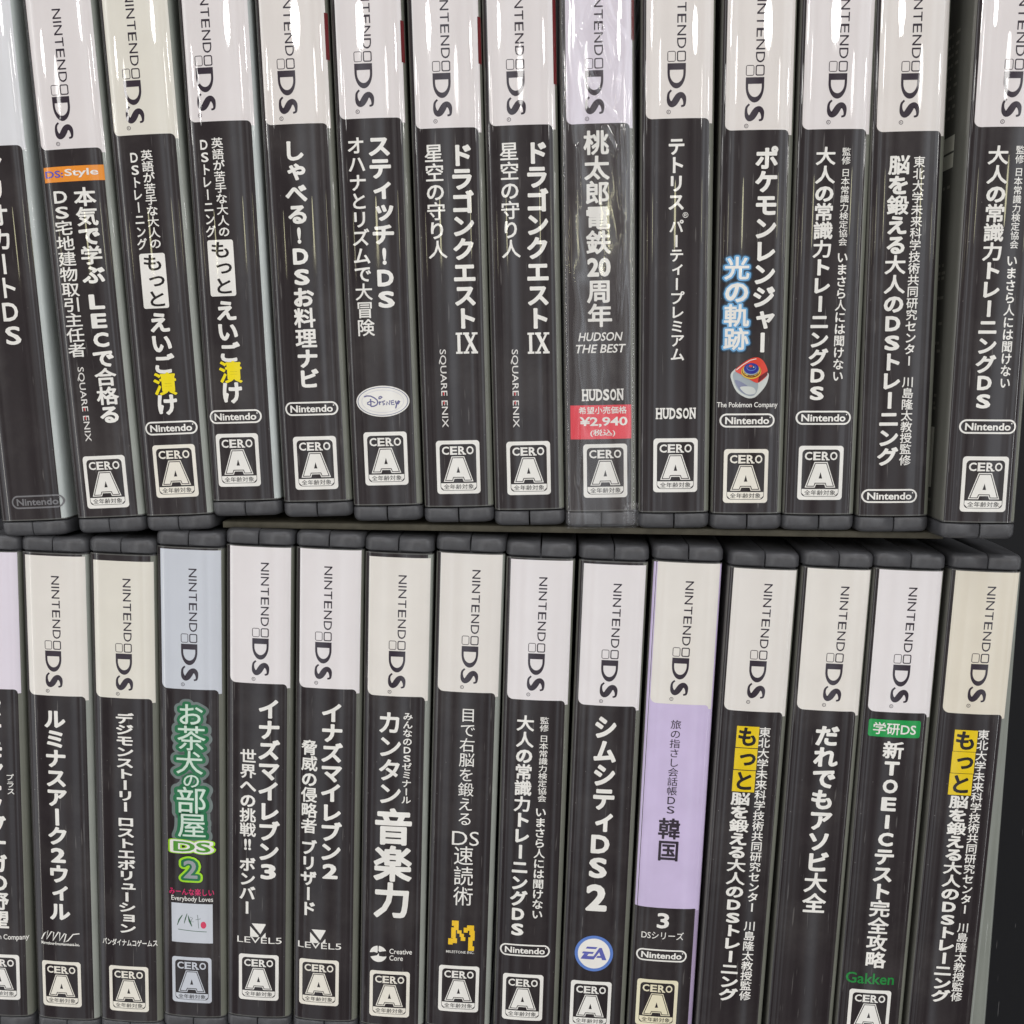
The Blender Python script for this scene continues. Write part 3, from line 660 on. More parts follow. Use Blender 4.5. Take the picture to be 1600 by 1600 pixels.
CREASES = [((-4.2, 46.5), (-1.8, 38.4), 0.3), ((1.6, 55.3), (3.3, 49.7), 0.4), ((3.3, 49.7), (6.5, 45.2), 0.4), ((1.0, 50.5), (3.5, 39.2), 0.35), ((-2.3, 39.0), (0.2, 32.3), 0.5), ((0.2, 32.3), (4.6, 26.9), 0.5), ((4.7, 40.6), (3.9, 30.8), 0.3), ((1.4, 25.9), (4.0, 20.1), 0.35), ((4.9, 25.8), (5.4, 7.0), 0.2), ((-5.2, 21.8), (-4.8, 7.3), 0.2), ((5.9, 4.1), (4.7, -18.1), 0.15), ((-5.2, -39.2), (-6.2, -57.9), 0.15), ((-0.4, 55.4), (-3.1, 48.6), 0.3)]
def film(root):
    """thin shrink wrap round the whole case with a crumpled seam at one corner"""
    from mathutils import noise
    vs = []; fs = []; nx, ny = 100, 320; rnd = random.Random(4)
    prof = [(-9.0, -60.), (-9.0, -8.)] + [(-9.0 * math.cos(math.pi * i / nx), crown(-CW * math.cos(math.pi * i / nx)) + .35) for i in range(nx + 1)] + [(9.0, -8.), (9.0, -60.)]
    n = len(prof)
    for j in range(ny + 1):
        y = -HL - .3 + (2 * HL + .6) * j / ny
        for x, z in prof:
            p = Vector((x * .22 + y * .05, y * .06, 3)); d = .10 * noise.noise(p * 1.3)
            for (ax, ay), (bx, by), hh in CREASES:
                ux, uy = bx - ax, by - ay; t = max(0, min(1, ((x - ax) * ux + (y - ay) * uy) / (ux * ux + uy * uy)))
                q = math.hypot(x - ax - ux * t, y - ay - uy * t)
                if q < 1.6: d += hh * math.exp(-(q / .55) ** 2) * math.sin(math.pi * (.12 + .8 * t))
            vs.append((x, y, z + (d if abs(x) < 8.9 else 0) - (.7 if abs(y) > HL - .2 else 0)))
    for j in range(ny):
        for i in range(n - 1): fs.append((j * n + i, j * n + i + 1, (j + 1) * n + i + 1, (j + 1) * n + i))
    f = build('shrink_wrap', vs, fs, ['wrap_film'], root, None, True)
    vs = []; fs = []; m = 14                                       # the knot of melted film
    for j in range(m + 1):
        for i in range(m + 1):
            u, v = i / m - .5, j / m - .5
            h = 1.5 * math.exp(-(u * u + v * v) * 9) * (1 + .9 * noise.noise(Vector((u * 9, v * 9, 2)))) + .5 * noise.noise(Vector((u * 16, v * 16, 7)))
            vs.append((7.2 + u * 3.6, -HL + 3.2 + v * 5.5, .3 + h))
    for j in range(m):
        for i in range(m): fs.append((j * (m + 1) + i, j * (m + 1) + i + 1, (j + 1) * (m + 1) + i + 1, (j + 1) * (m + 1) + i))
    build('seam_knot', vs, fs, ['wrap_film'], f, None, False)

# ------------------------------------------------------------------ setting
tb = build('table', [(-900, -900, 0), (900, -900, 0), (900, 900, 0), (-900, 900, 0)], [(0, 1, 2, 3)], ['black_table'])
tb['kind'] = 'structure'
def divider():
    bm = bmesh.new(); rounded_box(bm, -89.5, 89.5, -.8, .8, 0, 122, .15, 1)
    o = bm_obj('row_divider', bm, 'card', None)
    o.location = (5.5 * MM, -40.7 * MM, 0); o.rotation_euler = (0, 0, math.radians(-.51))
    o['label'] = 'thin olive grey card divider standing between the two rows of cases'; o['category'] = 'divider'
divider()

# ------------------------------------------------------------------ the cases (positions in millimetres on the table)
CASES = [
    dict(label='leftmost game case of the upper row, cut off, with a faint grey oval mark', x=-134.36, y=25.27, ang=2.482, up=0.0, wrap='wrap_white', items=[
        ('cap', 'cap_panel', 26.47, 63.8, 'cap_cool'),
        ('V', 'title_lettering', 'マリオカートDS', -0.13, 24.32, 0.53, -20.8, 4.91, 1, 'white', 2),
        ('oval', 'maker_mark', 1.88, -59.38, 'faint')]),
    dict(label='black game case with an orange strip across the spine under its white cap', x=-114.93, y=26.26, ang=2.688, up=0.0, wrap='wrap_grey', items=[
        ('cap', 'cap_panel', 24.73, 63.8, 'cap_white'),
        ('logo', 'console_logo', -1.1, 31.71),
        ('band', 'style_strip', 0.47, 19.0, 0.0, 3.55, 'orange'),
        ('H', 'style_strip', 'DS:', -4.7, 19.06, 4.53, 1.63, 1, 'violet', 3, 0),
        ('H', 'style_strip', 'Style', 2.04, 19.07, 8.1, 2.07, 1, 'white', 3, 0),
        ('V', 'title_lettering', '本気で学ぶ_LECで合格る', 2.28, 15.5, 3.01, -40.69, 4.91, 2, 'white', 2),
        ('V', 'subtitle_lettering', 'DS宅地建物取引主任者', -3.7, 15.38, -3.53, -24.26, 4.27, 1, 'white', 2),
        ('R', 'maker_mark', 'SQUARE ENIX', -3.28, -26.7, -3.14, -45.01, 1.85, 0.3, 'sq', 2),
        ('cero', 'rating_badge', 0.23, -55.22)]),
    dict(label='black game case with a cream cap, white word box and yellow character, stands lower', x=-97.02, y=26.92, ang=2.403, up=0.0, wrap='wrap_grey', items=[
        ('cap', 'cap_panel', 27.14, 63.8, 'cap_cream'),
        ('logo', 'console_logo', -1.72, 34.51),
        ('V', 'subtitle_lettering', '英語が苦手な大人の', 0.25, 23.5, 0.55, 0.72, 2.64, 1, 'white', 2),
        ('V', 'subtitle_lettering', 'DSトレーニング', -2.84, 23.29, -2.76, 0.58, 2.33, 1, 'white', 2),
        ('rbox', 'word_box', -0.62, -6.84, 6.29, 13.03, 'white'),
        ('V', 'word_box', 'もっと', -0.6, -0.65, -0.25, -13.09, 4.72, 1, 'black', 3),
        ('V', 'title_lettering', 'えいご', -0.23, -14.55, -0.13, -29.11, 4.91, 2, 'white', 2),
        ('V', 'title_lettering', '漬', -0.13, -29.11, -0.28, -34.25, 5.26, 2, 'yellow', 2),
        ('V', 'title_lettering', 'け', -0.12, -34.26, -0.16, -39.11, 4.95, 2, 'white', 2),
        ('oval', 'maker_mark', 0.27, -42.37, 'white'),
        ('cero', 'rating_badge', 0.43, -53.07, 'badge_cream')]),
    dict(label='black game case with white cap, white word box and yellow character, stands higher', x=-79.05, y=30.71, ang=1.607, up=0.0, wrap='wrap_white', items=[
        ('cap', 'cap_panel', 26.22, 63.8, 'cap_white'),
        ('logo', 'console_logo', -2.92, 33.41),
        ('V', 'subtitle_lettering', '英語が苦手な大人の', -1.0, 22.4, -0.65, -0.33, 2.62, 1, 'white', 2),
        ('V', 'subtitle_lettering', 'DSトレーニング', -4.23, 22.29, -3.92, -0.32, 2.32, 1, 'white', 2),
        ('rbox', 'word_box', -1.86, -7.64, 6.32, 13.25, 'white'),
        ('V', 'word_box', 'もっと', -1.9, -1.49, -1.58, -13.84, 4.68, 1, 'black', 3),
        ('V', 'title_lettering', 'えいご', -1.46, -15.51, -1.43, -30.06, 4.88, 2, 'white', 2),
        ('V', 'title_lettering', '漬', -1.35, -30.06, -1.44, -35.01, 5.22, 2, 'yellow', 2),
        ('V', 'title_lettering', 'け', -1.29, -35.02, -1.38, -40.0, 4.92, 2, 'white', 2),
        ('oval', 'maker_mark', -0.97, -43.29, 'white'),
        ('cero', 'rating_badge', -0.97, -54.01)]),
    dict(label='black game case with one white text column, left of the silver oval emblem case', x=-60.96, y=30.58, ang=1.534, up=0.0, wrap='wrap_dark', items=[
        ('cap', 'cap_panel', 25.54, 63.8, 'cap_warm'),
        ('logo', 'console_logo', -1.64, 32.57),
        ('V', 'title_lettering', 'しゃべる!DSお料理ナビ', -0.96, 21.59, -0.21, -36.21, 4.8, 2, 'white', 2),
        ('oval', 'maker_mark', 0.0, -41.19, 'white'),
        ('cero', 'rating_badge', 0.29, -54.54),
        ('red', 'cover_picture', 39.79, 50.19)]),
    dict(label='black game case with a silver oval emblem near its foot, upper row', x=-43.31, y=29.74, ang=1.417, up=0.0, wrap='wrap_dark', items=[
        ('cap', 'cap_panel', 27.48, 63.8, 'cap_white'),
        ('logo', 'console_logo', -1.2, 34.77),
        ('V', 'title_lettering', 'スティッチ!DS', 1.75, 23.34, 2.05, -16.55, 5.05, 2, 'white', 2),
        ('V', 'subtitle_lettering', 'オハナとリズムで大冒険', -3.8, 23.28, -3.24, -22.78, 3.99, 1, 'white', 2),
        ('silver', 'emblem', 0.07, -38.54, 13.02, 7.52),
        ('cero', 'rating_badge', 0.26, -52.55),
        ('red', 'cover_picture', 39.86, 49.13)]),
    dict(label='black game case with roman numeral, just right of the silver oval emblem case', x=-25.47, y=29.46, ang=1.314, up=0.0, wrap='wrap_dark', items=[
        ('cap', 'cap_panel', 25.41, 63.8, 'cap_white'),
        ('logo', 'console_logo', -0.86, 32.7),
        ('V', 'title_lettering', 'ドラゴンクエスト', 3.17, 21.54, 3.2, -21.02, 5.02, 2, 'white', 2),
        ('H', 'title_lettering', 'IX', 3.24, -24.36, 5.25, 5.02, 1.5, 'white', 2, 0),
        ('V', 'subtitle_lettering', '星空の守り人', -3.3, 21.74, -2.99, -4.35, 4.25, 1, 'white', 2),
        ('R', 'maker_mark', 'SQUARE ENIX', -2.77, -25.74, -2.68, -44.54, 1.79, 0.3, 'sq', 2),
        ('cero', 'rating_badge', 0.26, -54.3),
        ('red', 'cover_picture', 39.63, 49.98)]),
    dict(label='black game case with a large roman numeral, just left of the shrink-wrapped case', x=-8.04, y=28.84, ang=1.353, up=0.0, wrap='wrap_dark', items=[
        ('cap', 'cap_panel', 26.52, 63.8, 'cap_white'),
        ('logo', 'console_logo', -1.06, 33.56),
        ('V', 'title_lettering', 'ドラゴンクエスト', 3.47, 22.56, 3.14, -20.43, 4.99, 2, 'white', 2),
        ('H', 'title_lettering', 'IX', 3.07, -23.75, 5.22, 5.0, 1.5, 'white', 2, 0),
        ('V', 'subtitle_lettering', '星空の守り人', -2.96, 22.63, -2.98, -3.65, 4.23, 1, 'white', 2),
        ('R', 'maker_mark', 'SQUARE ENIX', -2.81, -25.13, -2.85, -43.87, 1.78, 0.3, 'sq', 2),
        ('cero', 'rating_badge', 0.05, -53.84),
        ('red', 'cover_picture', 35.53, 54.38)]),
    dict(label='shrink-wrapped game case with a red price label and a pale lilac cap', x=9.82, y=28.59, ang=1.191, up=0.0, wrap='wrap_dark', items=[
        ('cap', 'cap_panel', 26.94, 63.8, 'cap_lilac'),
        ('logo', 'console_logo', -0.83, 33.76),
        ('V', 'title_lettering', '桃太郎電鉄{20}周年', -0.53, 25.08, 0.07, -19.59, 5.42, 2, 'white', 2),
        ('H', 'maker_mark', 'HUDSON', 0.13, -21.93, 10.61, 2.04, 0.8, 'white', 2, 0.22),
        ('H', 'maker_mark', 'THE BEST', 0.21, -24.76, 12.03, 2.04, 0.8, 'white', 2, 0.22),
        ('H', 'maker_mark', 'HUDSON', 0.53, -35.78, 10.09, 2.76, 2.2, 'white', 2, 0),
        ('band', 'price_label', 0.37, -42.32, 0.0, 8.19, 'red'),
        ('H', 'price_label', '希望小売価格', 0.5, -39.47, 11.56, 1.77, 0.8, 'white', 3, 0),
        ('H', 'price_label', '¥2,940', 0.68, -42.31, 11.58, 2.55, 1.4, 'white', 3, 0),
        ('H', 'price_label', '(税込)', 0.46, -44.98, 6.03, 1.78, 0.8, 'white', 3, 0),
        ('cero', 'rating_badge', 1.02, -54.18),
        ('red', 'cover_picture', 45.38, 54.38)]),
    dict(label='black game case with thin one-column title, just right of the red price label case', x=28.01, y=28.40, ang=0.737, up=0.0, wrap='wrap_dark', items=[
        ('cap', 'cap_panel', 28.06, 63.8, 'cap_warm'),
        ('logo', 'console_logo', -0.4, 35.27),
        ('V', 'title_lettering', 'テトリス', -0.28, 23.65, -0.2, 7.38, 3.71, 1.4, 'white', 2),
        ('V', 'title_lettering', 'パーティープレミアム', -0.14, 5.2, 0.45, -27.5, 3.16, 1, 'white', 2),
        ('H', 'title_lettering', '®', 1.98, 6.32, 1.34, 1.31, 0.2, 'white', 2, 0),
        ('H', 'maker_mark', 'HUDSON', 0.19, -40.0, 9.65, 2.61, 2.2, 'white', 2, 0),
        ('cero', 'rating_badge', 0.22, -52.54)]),
    dict(label='black game case with blue glowing characters and a red and silver gadget picture', x=46.14, y=28.21, ang=0.342, up=0.0, wrap='wrap_dark', items=[
        ('cap', 'cap_panel', 25.52, 63.8, 'cap_warm'),
        ('logo', 'console_logo', -0.85, 32.17),
        ('V', 'title_lettering', 'ポケモンレンジャー', 2.38, 21.5, 2.54, -25.36, 4.91, 2, 'white', 2),
        ('V', 'glow_lettering', '光の軌跡', -3.9, -3.3, -3.7, -24.66, 5.41, 1.6, 'white', 5),
        ('V', 'glow_lettering', '光の軌跡', -3.9, -3.3, -3.7, -24.66, 5.41, 5, 'glow2', 4),
        ('V', 'glow_lettering', '光の軌跡', -3.9, -3.3, -3.7, -24.66, 5.41, 7.5, 'glow1', 3),
        ('V', 'glow_lettering', '光の軌跡', -3.9, -3.3, -3.7, -24.66, 5.41, 10, 'glow0', 2),
        ('gadget', 'gadget_picture', -0.23, -31.24, 8.79, 9.56),
        ('H', 'maker_mark', 'The Pokémon Company', -0.6, -37.87, 14.38, 1.61, 0.6, 'white', 2, 0),
        ('oval', 'maker_mark', -0.56, -41.46, 'white'),
        ('cero', 'rating_badge', -0.58, -54.89, 'badge_cream')]),
    dict(label='black game case with two text columns and badge, right of the red gadget case', x=63.75, y=28.10, ang=0.121, up=0.0, wrap='wrap_dark', items=[
        ('cap', 'cap_panel', 25.65, 63.8, 'cap_white'),
        ('logo', 'console_logo', 0.17, 32.92),
        ('V', 'title_lettering', '大人の常識力トレーニングDS', -1.86, 21.51, -1.74, -36.72, 4.16, 2, 'white', 2),
        ('V', 'subtitle_lettering', '監修_日本常識力検定協会', 2.84, 21.46, 2.84, -0.55, 1.91, 0.7, 'white', 2),
        ('V', 'subtitle_lettering', 'いまさら人には聞けない', 2.91, -2.01, 3.02, -32.03, 2.46, 1, 'white', 2),
        ('oval', 'maker_mark', 0.08, -40.66, 'white'),
        ('cero', 'rating_badge', -0.11, -53.94)]),
    dict(label='black game case with long two-column title, oval mark at foot, no rating badge', x=80.99, y=27.82, ang=0.701, up=0.0, wrap='wrap_dark', items=[
        ('cap', 'cap_panel', 25.29, 63.8, 'cap_warm'),
        ('logo', 'console_logo', -0.34, 33.02),
        ('V', 'title_lettering', '脳を鍛える大人のDSトレーニング', -2.07, 19.82, -2.14, -51.72, 4.45, 2, 'white', 2),
        ('V', 'subtitle_lettering', '東北大学未来科学技術共同研究センター', 2.48, 19.64, 2.02, -28.11, 2.5, 1, 'white', 2),
        ('V', 'subtitle_lettering', '川島隆太教授監修', 1.96, -30.71, 2.04, -51.75, 2.56, 1, 'white', 2),
        ('oval', 'maker_mark', -1.24, -59.17, 'white')]),
    dict(label='rightmost game case of upper row, dark left side showing pale printed patches', x=100.68, y=27.09, ang=-0.296, up=5.0, wrap='wrap_dark', items=[
        ('cap', 'cap_panel', 25.72, 63.8, 'cap_white'),
        ('logo', 'console_logo', 0.3, 32.56),
        ('V', 'title_lettering', '大人の常識力トレーニングDS', -1.85, 21.45, -1.29, -37.42, 4.17, 2, 'white', 2),
        ('V', 'subtitle_lettering', '監修_日本常識力検定協会', 2.95, 21.57, 3.1, -0.9, 1.84, 0.7, 'white', 2),
        ('V', 'subtitle_lettering', 'いまさら人には聞けない', 2.86, -2.39, 3.35, -32.51, 2.38, 1, 'white', 2),
        ('oval', 'maker_mark', 0.21, -41.39, 'white'),
        ('cero', 'rating_badge', 0.32, -54.92)]),
    dict(label='leftmost game case of the lower row, mostly cut off by the photo edge', x=-147.07, y=-110.49, ang=-2.330, up=0.0, wrap='wrap_dark', items=[
        ('cap', 'cap_panel', 27.83, 63.8, 'cap_lilac'),
        ('V', 'title_lettering', 'ポケモン+ノブナガの野望', 0.49, 24.56, 0.84, -38.55, 4.83, 2, 'white', 2),
        ('V', 'subtitle_lettering', 'プラス', 4.71, 4.82, 4.95, -0.8, 1.89, 0.6, 'white', 2),
        ('H', 'maker_mark', 'The Pokémon Company', -0.03, -41.19, 16.52, 1.94, 0.6, 'white', 2, 0),
        ('cero', 'rating_badge', 0.39, -52.66)]),
    dict(label='black game case with a white scribbled signature mark above its rating badge, lower row', x=-129.10, y=-111.02, ang=-1.950, up=0.0, wrap='wrap_grey', items=[
        ('cap', 'cap_panel', 26.65, 63.3, 'cap_cream2'),
        ('logo', 'console_logo', -0.52, 33.65),
        ('V', 'title_lettering', 'ルミナスアーク2ウィル', -0.69, 22.71, -0.92, -35.46, 5.14, 2, 'white', 2),
        ('squig', 'maker_mark', -1.06, -40.23, 10.48, 3.13),
        ('H', 'maker_mark', 'Marvelous Entertainment Inc.', -1.12, -42.17, 10.49, 0.92, 0.3, 'white', 2, 0),
        ('cero', 'rating_badge', -1.07, -53.84, 'badge_cream')]),
    dict(label='black game case with cream cap and squashed narrow title, beside the green lettered case', x=-111.64, y=-111.21, ang=-2.064, up=0.0, wrap='wrap_dark', items=[
        ('cap', 'cap_panel', 26.45, 62.31, 'cap_cream'),
        ('logo', 'console_logo', 0.32, 33.33),
        ('V', 'title_lettering', 'デジモンストーリー_ロストエボリューション', 0.11, 22.34, -0.08, -38.45, 4.44, 1.6, 'white', 2),
        ('H', 'maker_mark', 'バンダイナムコゲームス', 0.3, -41.17, 14.77, 1.93, 1.2, 'white', 2, 0),
        ('cero', 'rating_badge', -0.06, -54.51, 'badge_cream')]),
    dict(label='game case with glowing green lettering and a grey-blue cap, lower row', x=-94.24, y=-109.28, ang=-1.994, up=0.0, wrap='wrap_dark', items=[
        ('cap', 'cap_panel', 27.14, 63.44, 'cap_blue'),
        ('logo', 'console_logo', 0.0, 34.15),
        ('V', 'green_lettering', 'お', 0.17, 23.19, 0.11, 17.47, 6.34, 13, 'tea_grey', 2),
        ('V', 'green_lettering', 'お', 0.17, 23.19, 0.11, 17.47, 6.34, 7, 'tea_green', 3),
        ('V', 'green_lettering', 'お', 0.17, 23.19, 0.11, 17.47, 6.34, 0.5, 'mint', 4),
        ('V', 'green_lettering', '茶', 0.32, 17.17, 0.26, 10.8, 7.03, 13, 'tea_grey', 2),
        ('V', 'green_lettering', '茶', 0.32, 17.17, 0.26, 10.8, 7.03, 7, 'tea_green', 3),
        ('V', 'green_lettering', '茶', 0.32, 17.17, 0.26, 10.8, 7.03, 0.5, 'mint', 4),
        ('V', 'green_lettering', '犬', -0.25, 10.44, -0.31, 4.33, 6.72, 13, 'tea_grey', 2),
        ('V', 'green_lettering', '犬', -0.25, 10.44, -0.31, 4.33, 6.72, 7, 'tea_green', 3),
        ('V', 'green_lettering', '犬', -0.25, 10.44, -0.31, 4.33, 6.72, 0.5, 'mint', 4),
        ('V', 'green_lettering', 'の', 0.19, 4.54, 0.15, 0.55, 4.38, 13, 'tea_grey', 2),
        ('V', 'green_lettering', 'の', 0.19, 4.54, 0.15, 0.55, 4.38, 7, 'tea_green', 3),
        ('V', 'green_lettering', 'の', 0.19, 4.54, 0.15, 0.55, 4.38, 0.5, 'mint', 4),
        ('V', 'green_lettering', '部', 0.15, 0.59, 0.08, -6.36, 7.6, 13, 'tea_grey', 2),
        ('V', 'green_lettering', '部', 0.15, 0.59, 0.08, -6.36, 7.6, 7, 'tea_green', 3),
        ('V', 'green_lettering', '部', 0.15, 0.59, 0.08, -6.36, 7.6, 0.5, 'mint', 4),
        ('V', 'green_lettering', '屋', 0.25, -6.48, 0.18, -13.01, 7.12, 13, 'tea_grey', 2),
        ('V', 'green_lettering', '屋', 0.25, -6.48, 0.18, -13.01, 7.12, 7, 'tea_green', 3),
        ('V', 'green_lettering', '屋', 0.25, -6.48, 0.18, -13.01, 7.12, 0.5, 'mint', 4),
        ('H', 'green_lettering', 'DS', 0.12, -15.6, 9.87, 2.85, 9, 'lime', 5, 0),
        ('H', 'green_lettering', 'DS', 0.12, -15.6, 9.87, 2.85, 6, 'white', 6, 0),
        ('H', 'green_lettering', 'DS', 0.12, -15.6, 9.87, 2.85, 1.5, 'grass', 7, 0),
        ('H', 'green_lettering', '2', -0.25, -21.86, 3.76, 5.02, 9, 'lime', 8, 0),
        ('H', 'green_lettering', '2', -0.25, -21.86, 3.76, 5.02, 5, 'tea_green', 9, 0),
        ('H', 'green_lettering', '2', -0.25, -21.86, 3.76, 5.02, 1.0, 'tea_grey2', 10, 0),
        ('H', 'green_lettering', 'みーんな楽しい', -0.15, -28.25, 12.0, 1.98, 0.8, 'pink', 2, 0),
        ('H', 'maker_mark', 'Everybody Loves', 0.0, -30.39, 11.15, 1.81, 0.4, 'white', 2, 0),
        ('brush', 'maker_mark', -0.07, -37.1, 11.02, 11.11),
        ('cero', 'rating_badge', -0.29, -53.36, 'badge_cool')]),
    dict(label='black game case with a notched square mark and a title ending in the number 3', x=-76.63, y=-108.81, ang=-2.173, up=0.0, wrap='wrap_dark', items=[
        ('cap', 'cap_panel', 28.48, 63.8, 'cap_white2'),
        ('logo', 'console_logo', 0.61, 35.38),
        ('V', 'title_lettering', 'イナズマイレブン3', 2.87, 24.2, 2.8, -24.98, 5.19, 2, 'white', 2),
        ('V', 'subtitle_lettering', '世界への挑戦{!!}_ボンバー', -2.49, 10.67, -2.79, -34.68, 3.97, 1.6, 'white', 2),
        ('five', 'maker_mark', 0.12, -39.13, 4.11, 3.82),
        ('H', 'maker_mark', 'LEVEL5', 0.47, -41.93, 11.84, 1.73, 0.1, 'white', 2, 0),
        ('cero', 'rating_badge', 0.32, -52.57)]),
    dict(label='black game case with a notched square mark and a title ending in the number 2', x=-58.76, y=-109.33, ang=-2.088, up=0.0, wrap='wrap_dark', items=[
        ('cap', 'cap_panel', 27.87, 63.8, 'cap_white2'),
        ('logo', 'console_logo', -1.15, 35.03),
        ('V', 'title_lettering', 'イナズマイレブン2', 1.33, 23.87, 1.21, -23.97, 5.17, 2, 'white', 2),
        ('V', 'subtitle_lettering', '脅威の侵略者_ブリザード', -4.5, 13.77, -4.47, -34.31, 3.95, 1.6, 'white', 2),
        ('five', 'maker_mark', -1.85, -40.0, 4.09, 3.81),
        ('H', 'maker_mark', 'LEVEL5', -1.4, -42.61, 11.61, 1.73, 0.1, 'white', 2, 0),
        ('cero', 'rating_badge', -1.47, -53.15, 'badge_cream')]),
    dict(label='black game case with three very large white characters and a small round two-part mark', x=-41.14, y=-110.33, ang=-1.890, up=0.0, wrap='wrap_grey', items=[
        ('cap', 'cap_panel', 27.1, 62.93, 'cap_cream2'),
        ('logo', 'console_logo', 0.1, 33.98),
        ('V', 'title_lettering', 'カンタン', -1.51, 22.79, -1.17, -1.92, 5.77, 1.2, 'white', 2),
        ('V', 'subtitle_lettering', 'みんなのDSゼミナール', 3.15, 22.91, 3.09, -1.52, 2.31, 1, 'white', 2),
        ('V', 'title_lettering', '音楽力', -0.1, -3.6, -0.12, -33.01, 9.05, 2.6, 'white', 2),
        ('core', 'maker_mark', -3.52, -43.6, 4.59, 4.91),
        ('H', 'maker_mark', 'Creative', 2.41, -42.63, 5.94, 1.45, 0.5, 'white', 2, 0),
        ('H', 'maker_mark', 'Core', 1.25, -44.52, 3.57, 1.46, 0.5, 'white', 2, 0),
        ('cero', 'rating_badge', -0.38, -54.88, 'badge_cream')]),
    dict(label='black game case with thin lettering and a yellow blocky letter mark', x=-23.30, y=-110.18, ang=-1.962, up=0.0, wrap='wrap_grey', items=[
        ('cap', 'cap_panel', 28.25, 63.8, 'cap_warm2'),
        ('logo', 'console_logo', 0.6, 35.34),
        ('V', 'title_lettering', '目で右脳を鍛える', 0.66, 24.03, 0.55, -7.37, 3.77, 0.1, 'white', 2),
        ('H', 'title_lettering', 'DS', 0.86, -10.85, 6.96, 3.85, -0.2, 'white', 2, 0),
        ('V', 'title_lettering', '速読術', 0.46, -13.15, 0.74, -29.44, 4.84, 0.1, 'white', 2),
        ('pixel', 'maker_mark', 0.56, -37.89, 6.9, 8.29),
        ('H', 'maker_mark', 'MILESTONE INC.', 0.34, -42.52, 7.42, 0.72, 0.2, 'white', 2, 0),
        ('cero', 'rating_badge', 0.2, -53.01)]),
    dict(label='black game case with two text columns, right of the yellow blocky mark case', x=-5.51, y=-111.34, ang=-1.648, up=0.0, wrap='wrap_dark', items=[
        ('cap', 'cap_panel', 27.6, 63.55, 'cap_white2'),
        ('logo', 'console_logo', -0.25, 34.78),
        ('V', 'title_lettering', '大人の常識力トレーニングDS', -2.46, 23.29, -2.88, -36.64, 4.12, 2, 'white', 2),
        ('V', 'subtitle_lettering', '監修_日本常識力検定協会', 2.32, 23.22, 2.34, 0.65, 2.12, 0.7, 'white', 2),
        ('V', 'subtitle_lettering', 'いまさら人には聞けない', 2.14, -0.91, 2.14, -31.52, 2.73, 1, 'white', 2),
        ('oval', 'maker_mark', -0.75, -40.49, 'white'),
        ('cero', 'rating_badge', -0.94, -53.78)]),
    dict(label='black game case with a round white and blue emblem near its foot', x=12.36, y=-111.99, ang=-1.827, up=0.0, wrap='wrap_dark', items=[
        ('cap', 'cap_panel', 27.03, 63.23, 'cap_white2'),
        ('logo', 'console_logo', 0.12, 33.96),
        ('V', 'title_lettering', 'シムシティ', -0.25, 24.15, 0.35, -6.93, 5.35, 2.2, 'white', 2),
        ('H', 'title_lettering', 'D', -0.15, -9.92, 4.75, 5.05, 2.4, 'white', 2, 0),
        ('H', 'title_lettering', 'S', -0.43, -16.41, 4.61, 5.61, 2.4, 'white', 2, 0),
        ('H', 'title_lettering', '2', -0.46, -24.63, 5.46, 7.43, 2.4, 'white', 2, 0),
        ('ea', 'emblem', -0.45, -40.2, 10.0, 10.8),
        ('cero', 'rating_badge', -0.75, -54.63)]),
    dict(label='lilac game case with a black foot and cream cap, lower row', x=30.33, y=-111.99, ang=-2.020, up=0.0, wrap='wrap_lilac', items=[
        ('cap', 'cap_panel', 27.7, 63.8, 'cap_cream2'),
        ('logo', 'console_logo', -0.39, 34.75),
        ('cap', 'cap_panel', -27.11, 63.68, 'lilac'),
        ('V', 'title_lettering', '旅の指さし会話帳DS', -0.59, 23.49, -0.63, -1.42, 2.5, 0.2, 'dark', 2),
        ('V', 'title_lettering', '韓国', -0.75, -2.81, -0.58, -14.09, 5.21, 1.6, 'dark', 2),
        ('H', 'title_lettering', '3', -0.86, -30.6, 3.13, 4.26, 1.5, 'white', 4, 0),
        ('H', 'subtitle_lettering', 'DSシリーズ', -0.73, -34.71, 10.91, 2.14, 0.3, 'white', 2, 0),
        ('oval', 'maker_mark', -0.72, -40.34, 'white'),
        ('cero', 'rating_badge', -1.23, -53.78, 'badge_yellow')]),
    dict(label='black game case with yellow title squares, right of the lilac case', x=48.69, y=-113.42, ang=-2.279, up=0.0, wrap='wrap_dark', items=[
        ('cap', 'cap_panel', 27.54, 63.8, 'cap_warm2'),
        ('logo', 'console_logo', 0.18, 35.72),
        ('box', 'yellow_squares', -1.06, 20.82, 5.58, 5.59, 'yellow2'),
        ('V', 'yellow_squares', 'も', -1.23, 23.22, -0.88, 18.42, 4.74, 1.6, 'black', 4),
        ('box', 'yellow_squares', -1.12, 15.0, 5.6, 5.62, 'yellow2'),
        ('V', 'yellow_squares', 'っ', -1.29, 17.41, -0.94, 12.59, 4.76, 1.6, 'black', 4),
        ('box', 'yellow_squares', -1.18, 9.15, 5.61, 5.66, 'yellow2'),
        ('V', 'yellow_squares', 'と', -1.35, 11.57, -1.0, 6.72, 4.77, 1.6, 'black', 4),
        ('V', 'title_lettering', '脳を鍛える大人のDSトレーニング', -1.67, 5.96, -1.0, -51.1, 4.41, 2, 'white', 2),
        ('V', 'subtitle_lettering', '東北大学未来科学技術共同研究センター', 3.17, 23.49, 3.4, -26.06, 2.74, 1, 'white', 2),
        ('V', 'subtitle_lettering', '川島隆太教授監修', 3.18, -28.73, 3.38, -50.8, 2.8, 1, 'white', 2)]),
    dict(label='black game case with cream cap and one bold white column, nothing below it', x=66.85, y=-113.28, ang=-2.061, up=0.0, wrap='wrap_dark', items=[
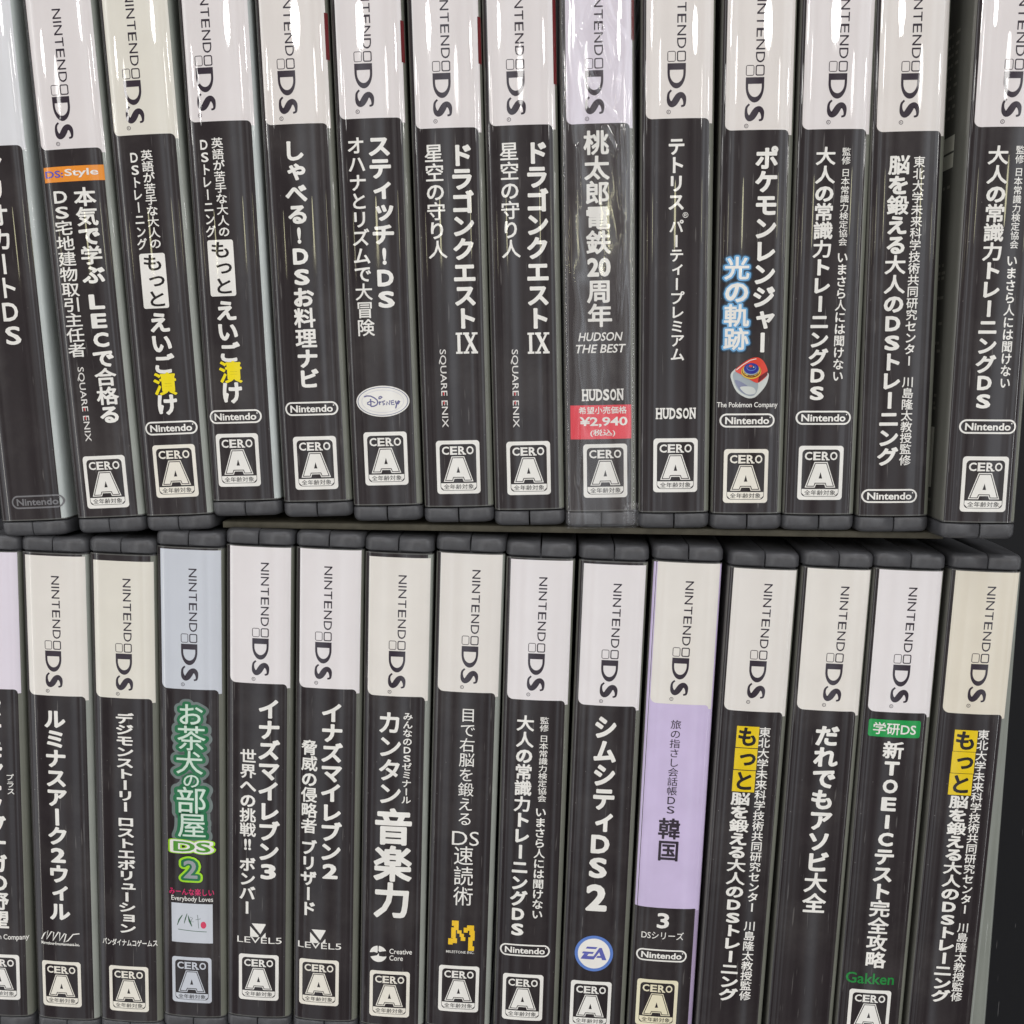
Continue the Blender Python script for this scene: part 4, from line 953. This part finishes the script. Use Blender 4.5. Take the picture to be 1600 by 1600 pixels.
        ('cap', 'cap_panel', 27.86, 63.8, 'cap_cream2'),
        ('logo', 'console_logo', 0.91, 35.11),
        ('V', 'title_lettering', 'だれでもアソビ大全', 0.55, 23.82, 0.8, -26.1, 5.45, 2, 'white', 2)]),
    dict(label='black game case with a green tag under its white cap', x=84.52, y=-113.45, ang=-1.809, up=0.0, wrap='wrap_dark', items=[
        ('cap', 'cap_panel', 27.82, 63.8, 'cap_white2'),
        ('logo', 'console_logo', -0.12, 35.14),
        ('rbox', 'green_tag', -0.51, 23.61, 12.73, 4.49, 'green'),
        ('H', 'green_tag', '学研DS', -0.5, 23.55, 10.53, 3.16, 0.8, 'white', 3, 0),
        ('V', 'title_lettering', '新TOEICテスト完全攻略', -0.4, 20.05, -0.25, -40.79, 4.8, 2, 'white', 2),
        ('H', 'maker_mark', 'Gakken', -1.08, -43.88, 12.24, 3.04, 1, 'green2', 2, 0),
        ('cero', 'rating_badge', -0.68, -53.59)]),
    dict(label='rightmost game case of lower row, with yellow squares, beige cap, pale side edge', x=102.86, y=-113.61, ang=-1.847, up=0.0, wrap='wrap_side', items=[
        ('cap', 'cap_panel', 27.88, 63.8, 'cap_beige'),
        ('logo', 'console_logo', 0.33, 35.74),
        ('box', 'yellow_squares', -1.27, 20.88, 5.63, 5.55, 'yellow2'),
        ('V', 'yellow_squares', 'も', -1.49, 23.25, -1.04, 18.51, 4.79, 1.6, 'black', 4),
        ('box', 'yellow_squares', -1.36, 15.2, 5.65, 5.58, 'yellow2'),
        ('V', 'yellow_squares', 'っ', -1.59, 17.58, -1.14, 12.81, 4.8, 1.6, 'black', 4),
        ('box', 'yellow_squares', -1.46, 9.47, 5.67, 5.62, 'yellow2'),
        ('V', 'yellow_squares', 'と', -1.68, 11.88, -1.23, 7.07, 4.82, 1.6, 'black', 4),
        ('V', 'title_lettering', '脳を鍛える大人のDSトレーニング', -1.4, 6.35, -1.11, -49.68, 4.33, 2, 'white', 2),
        ('V', 'subtitle_lettering', '東北大学未来科学技術共同研究センター', 2.99, 23.83, 2.8, -25.11, 2.69, 1, 'white', 2),
        ('V', 'subtitle_lettering', '川島隆太教授監修', 2.83, -27.66, 2.93, -49.34, 2.75, 1, 'white', 2)]),
]
for i, d in enumerate(CASES): make_case(d, i)
